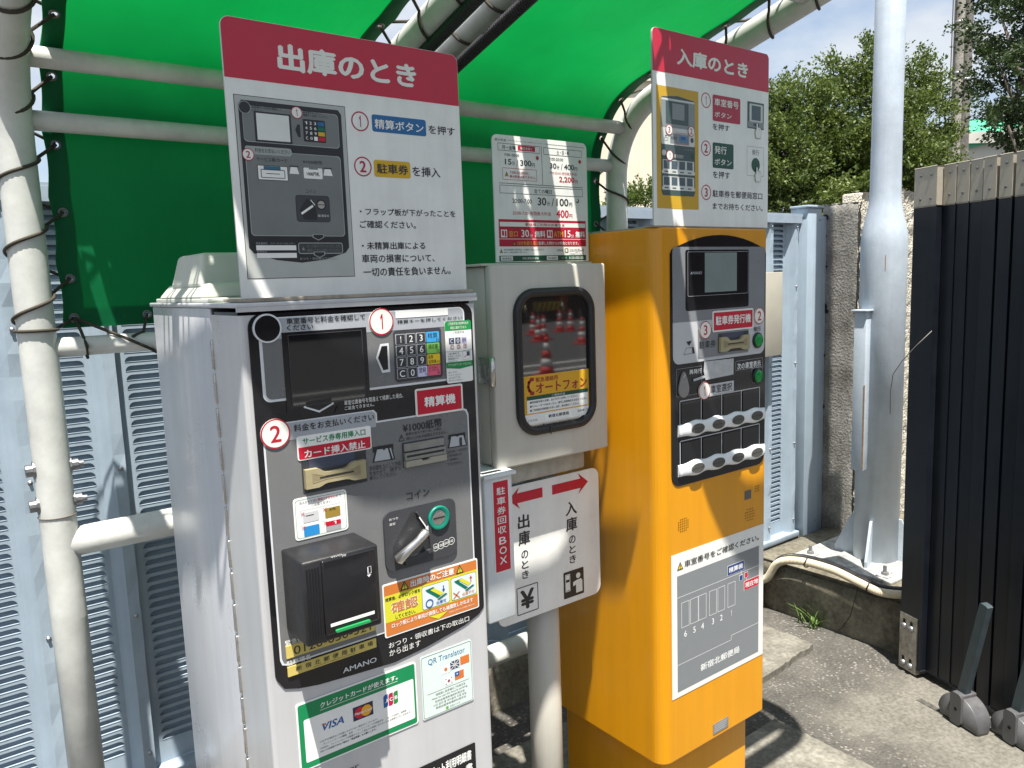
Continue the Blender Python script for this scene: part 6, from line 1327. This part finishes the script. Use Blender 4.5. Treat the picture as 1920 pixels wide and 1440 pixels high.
# stainless plate with slotted bolts at the foot of the end post
o = MB(); PF2 = Fr(g0+GN*.0008, GU, GN); STN = M('stainless', (.42, .40, .37), .38, .85, .35, 40, .1, 60); Q = (pu(1704.5)-.002, .01, pu(1742)-.012, PF2.p(1710, 1156)[1]); o.slab(PF2, rr(*Q, .001), -.0, .003, STN)
sd = [PF2.w(Q[2], Q[1], .003), PF2.w(Q[2], Q[1], -.09), PF2.w(Q[2], Q[3], -.09), PF2.w(Q[2], Q[3], .003)]; o.face(sd, STN)
w_, h_ = Q[2]-Q[0], Q[3]-Q[1]
for a in (.26, .68):
    for c in (.13, .80): o.rrect(PF2, (Q[0]+w_*a-.007, Q[1]+h_*c-.02, Q[0]+w_*a+.007, Q[1]+h_*c+.026), .006, HOLEM, .0034)
pl = o.build('foot_plate', post)
for a in (.26, .68):
    for c in (.11, .78):
        o = MB(); p_ = PF2.w(Q[0]+w_*a, Q[1]+h_*c, .0036); n_ = 12; rg = [[o.bm.verts.new(p_+GN*h+GU*r_*math.cos(2*math.pi*k/n_)+Vector((0, 0, r_*math.sin(2*math.pi*k/n_)))) for k in range(n_)] for r_, h in ((.013, 0), (.0125, .004), (.008, .009), (.0005, .010))]
        for A, B_ in zip(rg, rg[1:]):
            for k in range(n_):
                f = o.bm.faces.new((A[k], A[(k+1) % n_], B_[(k+1) % n_], B_[k])); f.material_index = o.mi(BOLT); f.smooth = True
        o.build('bolt', pl)
b = MB(); pp = [GFm.w(*GFm.p(x, y), d_) for x, y, d_ in ((1752, 620, .012), (1738, 648, .055), (1715, 675, .062), (1697, 700, .06), (1688, 735, .05), (1680, 775, .03))]; b.tube(pp, .0016, M('pale_wire', (.16, .15, .13), .6), 6); tag(b.build('loose_wire'), 'thin loose wire sticking out in front of the black folding gate', 'wire')
# two grey gate stands: half-round foot shell with a leaning flat arm
SHL = M('stand_grey', (.115, .115, .12), .42, .3, .1, 30, .12, 300); ARM = M('stand_arm', (.055, .075, .085), .45, .2, .12, 20)
def stand(px, py, tx, ty, label):
    c = onZ(px, py, .0); u = (c-g0).dot(GU); dpt = (c-g0).dot(GN); t = thing('gate_stand', label, 'gate stand', c, 'grey stands at the foot of the folding gate')
    fr = Fr(c, GU, GN); r_ = .088
    out_ = [(r_*1.02*math.cos(R(a)), .012+r_*1.18*math.sin(R(a))**.85 if 0 < a < 180 else .012) for a in range(0, 181, 9)]+[(-r_*.98, 0), (r_*.98, 0)]
    tm = bmesh.new(); vs1 = [tm.verts.new(fr.w(x, z, .032)) for x, z in out_]; vs2 = [tm.verts.new(fr.w(x, z, -.032)) for x, z in out_]; n_ = len(out_)
    tm.faces.new(vs1); tm.faces.new(vs2[::-1])
    for i in range(n_): tm.faces.new((vs1[i], vs2[i], vs2[(i+1) % n_], vs1[(i+1) % n_]))
    bmesh.ops.bevel(tm, geom=[e for e in tm.edges if len(e.link_faces) == 2 and any(len(f.verts) > 6 for f in e.link_faces)], offset=.014, segments=4, profile=.5, affect='EDGES')
    b = MB(); b.merge(tm, SHL, True)
    b.slab(fr, rr(-.026, .006, .024, .128, .016), .028, .043, SHL); b.slab(fr, rr(-.024, .104, .022, .126, .006), -.03, .036, SHL); b.circ(fr, 0, .066, .007, HOLEM, .0436, 12)
    b.build('foot_shell', t)
    fr2 = Fr(c, GU, GN); vtop = fr2.p(tx, ty); b = MB(); a0 = Vector((-.002, .118)); a1 = Vector((vtop[0], vtop[1])); e = (a1-a0).normalized(); nn = Vector((-e.y, e.x))*.017
    b.slab(fr, [tuple(a0-nn), tuple(a0+nn), tuple(a1+nn-e*.004), tuple(a1+nn*.6), tuple(a1-nn*.6), tuple(a1-nn-e*.004)][::-1], -.008, .018, ARM)
    b.build('arm', t); return t
stand(1807, 1356, 1852, 1133, 'grey gate stand fully in view, with round foot and leaning dark arm')
stand(1908, 1392, 1955, 1165, 'grey gate stand cut by the right edge of the photo, nearer the camera')
b = MB(); e0 = onZ(1722, 1310, .004); e1 = onZ(1772, 1338, .004); n_ = Vector((-(e1-e0).y, (e1-e0).x, 0)).normalized()*.012
t = bmesh.new(); 
b.face([e0-n_, e1-n_, e1+n_, e0+n_], STN); b.face([e0-n_-Vector((0, 0, .01)), e1-n_-Vector((0, 0, .01)), e1-n_, e0-n_], STN); tag(b.build('floor_rail'), 'short flat steel strip set in the concrete beside the nearer gate stand foot', 'rail')

# ================================================================== BACKGROUND: TREES, BUILDINGS, UTILITY POLES
def leaf_mat(name, c0, c1, tr):
    m, t, b = nodes_mat(name); n = t.nodes.new; l = t.links.new
    g = n('ShaderNodeNewGeometry'); q = n('ShaderNodeTexNoise'); q.inputs['Scale'].default_value = 2.2; q.inputs['Detail'].default_value = 3; l(g.outputs['Position'], q.inputs['Vector'])
    ad = n('ShaderNodeMath'); ad.operation = 'ADD'; l(q.outputs[0], ad.inputs[0]); r_ = n('ShaderNodeMath'); r_.operation = 'MULTIPLY_ADD'; l(g.outputs['Random Per Island'], r_.inputs[0]); r_.inputs[1].default_value = .5; r_.inputs[2].default_value = -.25; l(r_.outputs[0], ad.inputs[1])
    rp_ = n('ShaderNodeValToRGB'); rp_.color_ramp.elements[0].position = .25; rp_.color_ramp.elements[1].position = .75; rp_.color_ramp.elements[0].color = (*c0, 1); rp_.color_ramp.elements[1].color = (*c1, 1); l(ad.outputs[0], rp_.inputs[0]); l(rp_.outputs[0], b.inputs['Base Color'])
    b.inputs['Roughness'].default_value = .5; b.inputs['Specular IOR Level'].default_value = .35
    td = n('ShaderNodeBsdfTranslucent'); td.inputs[0].default_value = (*tr, 1); mx_ = n('ShaderNodeMixShader'); mx_.inputs[0].default_value = .26; l(b.outputs[0], mx_.inputs[1]); l(td.outputs[0], mx_.inputs[2]); l(mx_.outputs[0], t.nodes['Material Output'].inputs[0]); return m
LEAF1 = leaf_mat('leaf_fresh', (.028, .055, .013), (.142, .185, .045), (.14, .20, .03)); LEAF2 = leaf_mat('leaf_dark', (.022, .038, .016), (.055, .085, .03), (.04, .07, .012)); BARK = M('bark', (.09, .075, .06), .9, 0, .4, 20, .6, 40)
def tree(name, base, h, blobs, nleaf, lsize, mat, seed, label, sprays=40, droop=0.0):
    rn = random.Random(seed); t = thing(name, label, 'tree', base, None); B0 = Vector(base)
    b = MB(); top = B0+Vector((0, 0, h*.75)); b.tube([B0, B0+Vector((.05, .03, h*.3)), B0+Vector((-.04, .05, h*.55)), top], .1, BARK, 9, True, [.13, .10, .07, .02])
    limbs = []
    for bl in blobs:
        c = Vector(bl[:3]); s_ = B0+Vector((0, 0, max(.5, (c.z-B0.z)*.6))); mid = (s_+c)/2+Vector((0, 0, -.1)); b.tube([s_, mid, c], .03, BARK, 6, True, [.05, .035, .012])
    b.build('trunk', t)
    b = MB(); mi = b.mi(mat); bm_ = b.bm
    def leaf(p_, d_, s_):
        d_ = d_.normalized(); sd = d_.cross(Vector((rn.gauss(0, 1), rn.gauss(0, 1), rn.gauss(0, 1)))).normalized()
        a = p_; m1 = p_+d_*s_*.5+sd*s_*.27; m2 = p_+d_*s_*.5-sd*s_*.27; e = p_+d_*s_
        f = bm_.faces.new([bm_.verts.new(x) for x in (a, m1, e, m2)]); f.material_index = mi
    tot = sum(bl[3]**2 for bl in blobs)
    for bl in blobs:
        c = Vector(bl[:3]); R0 = bl[3]; n_ = int(nleaf*bl[3]**2/tot); ntw = max(6, n_//16)
        cl = []
        for k in range(max(7, ntw//9)):
            d_ = Vector((rn.gauss(0, 1), rn.gauss(0, 1), rn.gauss(0, 1)+.15)).normalized(); cl.append((c+Vector((d_.x, d_.y, d_.z*bl[4]))*R0*(rn.random()**.3), d_))
        for k in range(ntw):
            p0_, d_ = cl[k % len(cl)]; p_ = p0_+Vector((rn.gauss(0, 1), rn.gauss(0, 1), rn.gauss(0, .6)))*R0*.15; tw = (d_+Vector((rn.gauss(0, .5), rn.gauss(0, .5), .45-droop+rn.gauss(0, .4)))).normalized(); le = lsize*rn.uniform(2.5, 5)
            for i in range(16):
                q_ = p_+tw*le*(i/15)+Vector((rn.gauss(0, 1), rn.gauss(0, 1), rn.gauss(0, 1)))*lsize*.30
                leaf(q_, tw*.6+Vector((rn.gauss(0, .7), rn.gauss(0, .7), rn.gauss(0, .5)+.1)), lsize*rn.uniform(.6, 1.2))
    for k in range(sprays):     # long upright shoots that break the outline
        bl = rn.choice(blobs); c = Vector(bl[:3]); d_ = Vector((rn.gauss(0, .7), rn.gauss(0, .7), abs(rn.gauss(.6, .4)))).normalized(); p_ = c+Vector((d_.x, d_.y, d_.z*bl[4]))*bl[3]*.9; tw = (d_+Vector((rn.gauss(0, .3), rn.gauss(0, .3), .55-droop))).normalized(); le = rn.uniform(.25, .65)*min(1.2, bl[3])
        for i in range(26):
            q_ = p_+tw*le*(i/25)+Vector((0, 0, -.12*le*(i/25)**2)); leaf(q_, tw*.7+Vector((rn.gauss(0, .6), rn.gauss(0, .6), rn.gauss(0, .4))), lsize*rn.uniform(.5, 1.0)*(1.1-.5*i/25))
    b.build('crown', t); return t
def at(px, py, dist): 
    v = ray(px, py); return CAM+v*dist     # dist measured along the view axis
def blobs_px(lst, dist): 
    o = []
    for px, py, rpx, dd_, sq in lst:
        p_ = at(px, py, dist+dd_); o.append((p_.x, p_.y, p_.z, rpx*(dist+dd_)/FPX, sq))
    return o
def ground_at(px, dist): p_ = at(px, 500, dist); return (p_.x, p_.y, 0)
D1 = 11.0
tree('leafy_tree', ground_at(1500, D1), 4, blobs_px([(1490, 215, 62, 0, 1), (1470, 300, 70, -.3, .9), (1540, 290, 60, .2, 1), (1500, 370, 75, -.3, .7), (1450, 230, 42, .3, 1), (1440, 350, 60, .3, .8), (1405, 300, 50, .6, 1)], D1), 46000, .055, LEAF1, 11, 'bright green leafy tree just right of the entry instruction board', 46)
tree('leafy_tree', ground_at(1640, D1+.6), 5, blobs_px([(1620, 135, 55, 0, 1.1), (1600, 200, 72, 0, 1), (1690, 175, 62, .3, 1), (1650, 255, 85, -.4, .9), (1730, 210, 52, .2, 1), (1590, 300, 70, -.3, .8), (1690, 320, 80, -.5, .7), (1755, 290, 42, 0, 1), (1620, 360, 80, -.4, .6), (1740, 350, 50, -.3, .7)], D1+.6), 64000, .056, LEAF1, 12, 'tall bright green leafy tree behind the steel pole', 70)
D2 = 8.0
tree('dark_tree', ground_at(1985, D2), 6, blobs_px([(1930, 60, 85, 0, 1), (1905, 160, 78, 0, .8), (1960, 190, 95, .2, 1), (1890, 235, 52, -.2, .6), (1950, 285, 80, 0, .6), (1880, 40, 52, .2, 1), (1990, 70, 90, .5, 1), (1870, 110, 32, 0, .7), (2050, 200, 110, .5, 1), (1990, -60, 110, .5, 1), (1920, -50, 75, .2, 1)], D2), 44000, .044, LEAF2, 13, 'dark green fine leaved tree at the top right above the black gate', 60, .35)
# a third shrub mass seen low between the pipes
tree('leafy_tree', ground_at(1190, 13), 3, blobs_px([(1180, 395, 32, 0, .8), (1215, 385, 26, .3, 1), (1150, 405, 30, 0, .8), (1212, 370, 14, .2, 1.2)], 13), 3500, .07, LEAF1, 14, 'low green treetop showing between the canopy pipe and the yellow machine', 8)
# utility poles
UC = concrete('utility_concrete', (.20, .19, .17), (.36, .34, .30), 5, 40, .3)
def upole(px0, px1, dist, label, r_, dark=None):
    p_ = at((px0+px1)/2, 200, dist); b = MB(); b.lathe((p_.x, p_.y, 0), [(r_*1.12, 0), (r_*1.05, 3), (r_, 9), (r_*.9, 14)], dark or UC, 20); t = thing('utility_pole', label, 'utility pole', (p_.x, p_.y, 0)); b.build('shaft', t)
    b = MB()
    for z in (5.2, 6.1): b.lathe((p_.x, p_.y, z), [(r_*1.1, 0), (r_*1.1, .05)], BOLT, 20)
    b.build('band', t); return t, p_
U1, p1 = upole(1786, 1802, 14.5, 'pale concrete utility pole, the left of the two beyond the gate', .078)
b = MB()
for dx_, z0 in ((-.14, 3.4), (-.10, 3.0)): b.tube([(p1.x+dx_*.8, p1.y-dx_*.6, z0), (p1.x+dx_*.8, p1.y-dx_*.6, 13)], .011, STEEL, 6)
b.build('stay_cable', U1)
U2, p2 = upole(1800, 1818, 15.0, 'darker weathered utility pole, the right of the two beyond the gate', .088, concrete('utility_dark', (.09, .085, .08), (.24, .225, .20), 5, 40, .3))
# buildings far behind
def building(name, px0, px1, ytop, dist, depth, wm, label, rows_, cols_, roof=None):
    a = at(px0, 480, dist); c = at(px1, 480, dist); zt = at((px0+px1)/2, ytop, dist).z; e = (c-a); e.z = 0; w = e.length; e.normalize(); n_ = Vector((e.y, -e.x, 0)); n_ = n_ if n_.dot(CAM-a) > 0 else -n_
    o = Vector((a.x, a.y, 0)); t = thing(name, label, 'building', o+e*w/2); fr = Fr(o, e, n_)
    b = MB(); b.slab(fr, [(0, 0), (w, 0), (w, zt), (0, zt)], -depth, 0, wm); wl_ = b.build('wall', t)
    for i in range(rows_):
        for j in range(cols_):
            u0 = w*(j+.2)/cols_; u1 = w*(j+.8)/cols_; v0 = zt*(i+.3)/rows_; v1 = zt*(i+.75)/rows_
            b = MB(); b.slab(fr, [(u0, v0), (u1, v0), (u1, v1), (u0, v1)], -.03, .02, PWHT); f_ = b.build('window', t); b = MB(); b.slab(fr, [(u0+.06, v0+.06), (u1-.06, v0+.06), (u1-.06, v1-.06), (u0+.06, v1-.06)], .02, .03, GLASS); b.build('pane', f_)
    b = MB(); b.slab(fr, [(-.2, zt), (w+.2, zt), (w+.2, zt+.35), (-.2, zt+.35)], -depth-.2, .25, roof or wm); b.build('roof', t); return t
CRM = M('cream_render', (.66, .60, .48), .85, 0, .08, .7); PINK = M('pink_render', (.50, .42, .38), .85, 0, .1, .7)
building('apartment_block', 1120, 1232, 165, 40, 8, CRM, 'blank cream building far behind, right of the price board', 0, 0)
building('apartment_block', 1560, 1640, 262, 34, 6, PINK, 'pinkish building glimpsed through the leaves of the tall tree', 4, 3)
GRF = M('green_sheet_roof', (.06, .36, .20), .5, 0, .1, 3)
building('low_hall', 1750, 2060, 272, 26, 8, M('pale_hall_wall', (.50, .49, .44), .8, 0, .1, 1), 'pale low hall with green roof between the utility poles and dark tree', 2, 9)
a = at(1805, 272, 25.7); c = at(1905, 262, 25.7); b = MB(); up = Vector((0, 0, 1)); A = [a, at(1905, 246, 25.7), at(1860, 232, 27), at(1815, 226, 27)]
fw = Vector((_f.x, _f.y, 0)).normalized()
q4 = [at(1806, 273, 25.4), at(1990, 232, 25.4), at(1960, 205, 29), at(1812, 226, 29)]
b.face(q4, GRF); b.face([p_-Vector((0, 0, .12)) for p_ in q4[::-1]], GRF)
for i in range(4): b.face([q4[i], q4[(i+1) % 4], q4[(i+1) % 4]-Vector((0, 0, .12)), q4[i]-Vector((0, 0, .12))], GRF)
tag(b.build('awning_roof'), 'green sheet roof sloping beside the utility poles', 'roof')
# ================================================================== STREET BEHIND THE CAMERA (seen mirrored in the dark windows)
WLN = M('road_paint', (.62, .62, .60), .7, 0, .15, 8)
for i, (y0, x0, x1) in enumerate(((-4.6, 3, 14), (-6.2, 3, 16), (-8.7, 4, 18), (-9.6, 4, 18))):
    b = MB(); b.face([(x0, y0, .004), (x1, y0-.0, .004), (x1, y0+.12, .004), (x0, y0+.12, .004)], WLN); b.build('road_line', kind='structure')
ROAD = M('road_asphalt', (.045, .046, .048), .85, 0, .3, 6)
b = MB(); b.face([(-40, -60, .002), (60, -60, .002), (60, -1.2, .002), (-40, -1.2, .002)], ROAD); b.build('road', kind='structure')
def mir(px, py): p_ = onZ(px, py, 0); return p_.x, 2*PY-p_.y
CO = M('cone_red', (.55, .025, .02), .5, 0, .05, 10); CW_ = M('cone_band', (.72, .72, .70), .5)
cx_, cy_ = mir(1026, 706)
b = MB(); cone = thing('traffic_cone', 'red and white traffic cone nearest the machines on the street behind the camera', 'traffic cone', (cx_, cy_, 0), 'traffic cones on the street')
b.box(cx_-.19, cx_+.19, cy_-.19, cy_+.19, .0, .04, CO, .01); b.build('base', cone)
b = MB(); hh = [(.14, .04), (.115, .18), (.112, .181), (.09, .32), (.088, .321), (.066, .46), (.064, .461), (.042, .60), (.028, .70), (.001, .705)]
for i, (p0, p1_) in enumerate(zip(hh, hh[1:])): b.lathe((cx_, cy_, 0), [p0, p1_], CW_ if i in (2, 6) else CO, 20)
b.build('body', cone)
for i, (px, py) in enumerate(((1010, 640), (1020, 637), (1092, 645), (1050, 622), (1070, 621), (1000, 628))):
    dup(cone, (*mir(px, py), 0), ('traffic cone with the larger gap on the street behind the camera', 'traffic cone standing beside its twin on the street', 'traffic cone alone at the right of the street reflection', 'traffic cone beside the far barrier', 'traffic cone close to the brown wall', 'farthest traffic cone along the brown wall')[i], 'traffic cones on the street')
BRN = M('brown_wall', (.085, .05, .04), .7, 0, .25, 1.2); ORP = M('rust_post', (.34, .10, .035), .6, 0, .15, 3)
sh = thing('works_building', 'dark brown site building with rust coloured columns across the street', 'building', (13, -24, 0)); b = MB(); b.box(-2, 50, -26, -24, 0, 7.5, BRN); b.build('wall', sh)
for x in (12, 16.5, 19, 23, 28, 33): b = MB(); b.box(x-.22, x+.22, -24.2, -23.8, 0, 7.5, ORP, .02); b.build('column', sh)
BAR = M('barrier_yellow', (.60, .40, .04), .6, 0, .4, 4)
for i, x in enumerate((14.6, 16.6, 18.6, 20.6)):
    t = thing('works_barrier', ('yellow works barrier at the near end of its row', 'yellow works barrier second from the near end', 'yellow works barrier third from the near end', 'yellow works barrier at the far end of its row')[i], 'barrier', (x, -22, 0), 'yellow works barriers across the street'); b = MB(); b.box(x-.8, x+.8, -22.05, -21.98, .45, .80, BAR, .01)
    for k in range(6): b.face([(x-.78+k*.26, -21.978, .47), (x-.66+k*.26, -21.978, .47), (x-.54+k*.26, -21.978, .78), (x-.66+k*.26, -21.978, .78)], K)
    b.build('panel', t)
    for s_ in (-1, 1): b = MB(); b.tube([(x+s_*.7, -22.25, 0), (x+s_*.7, -22.015, .85), (x+s_*.7, -21.78, 0)], .02, STEEL, 8); b.build('leg', t)
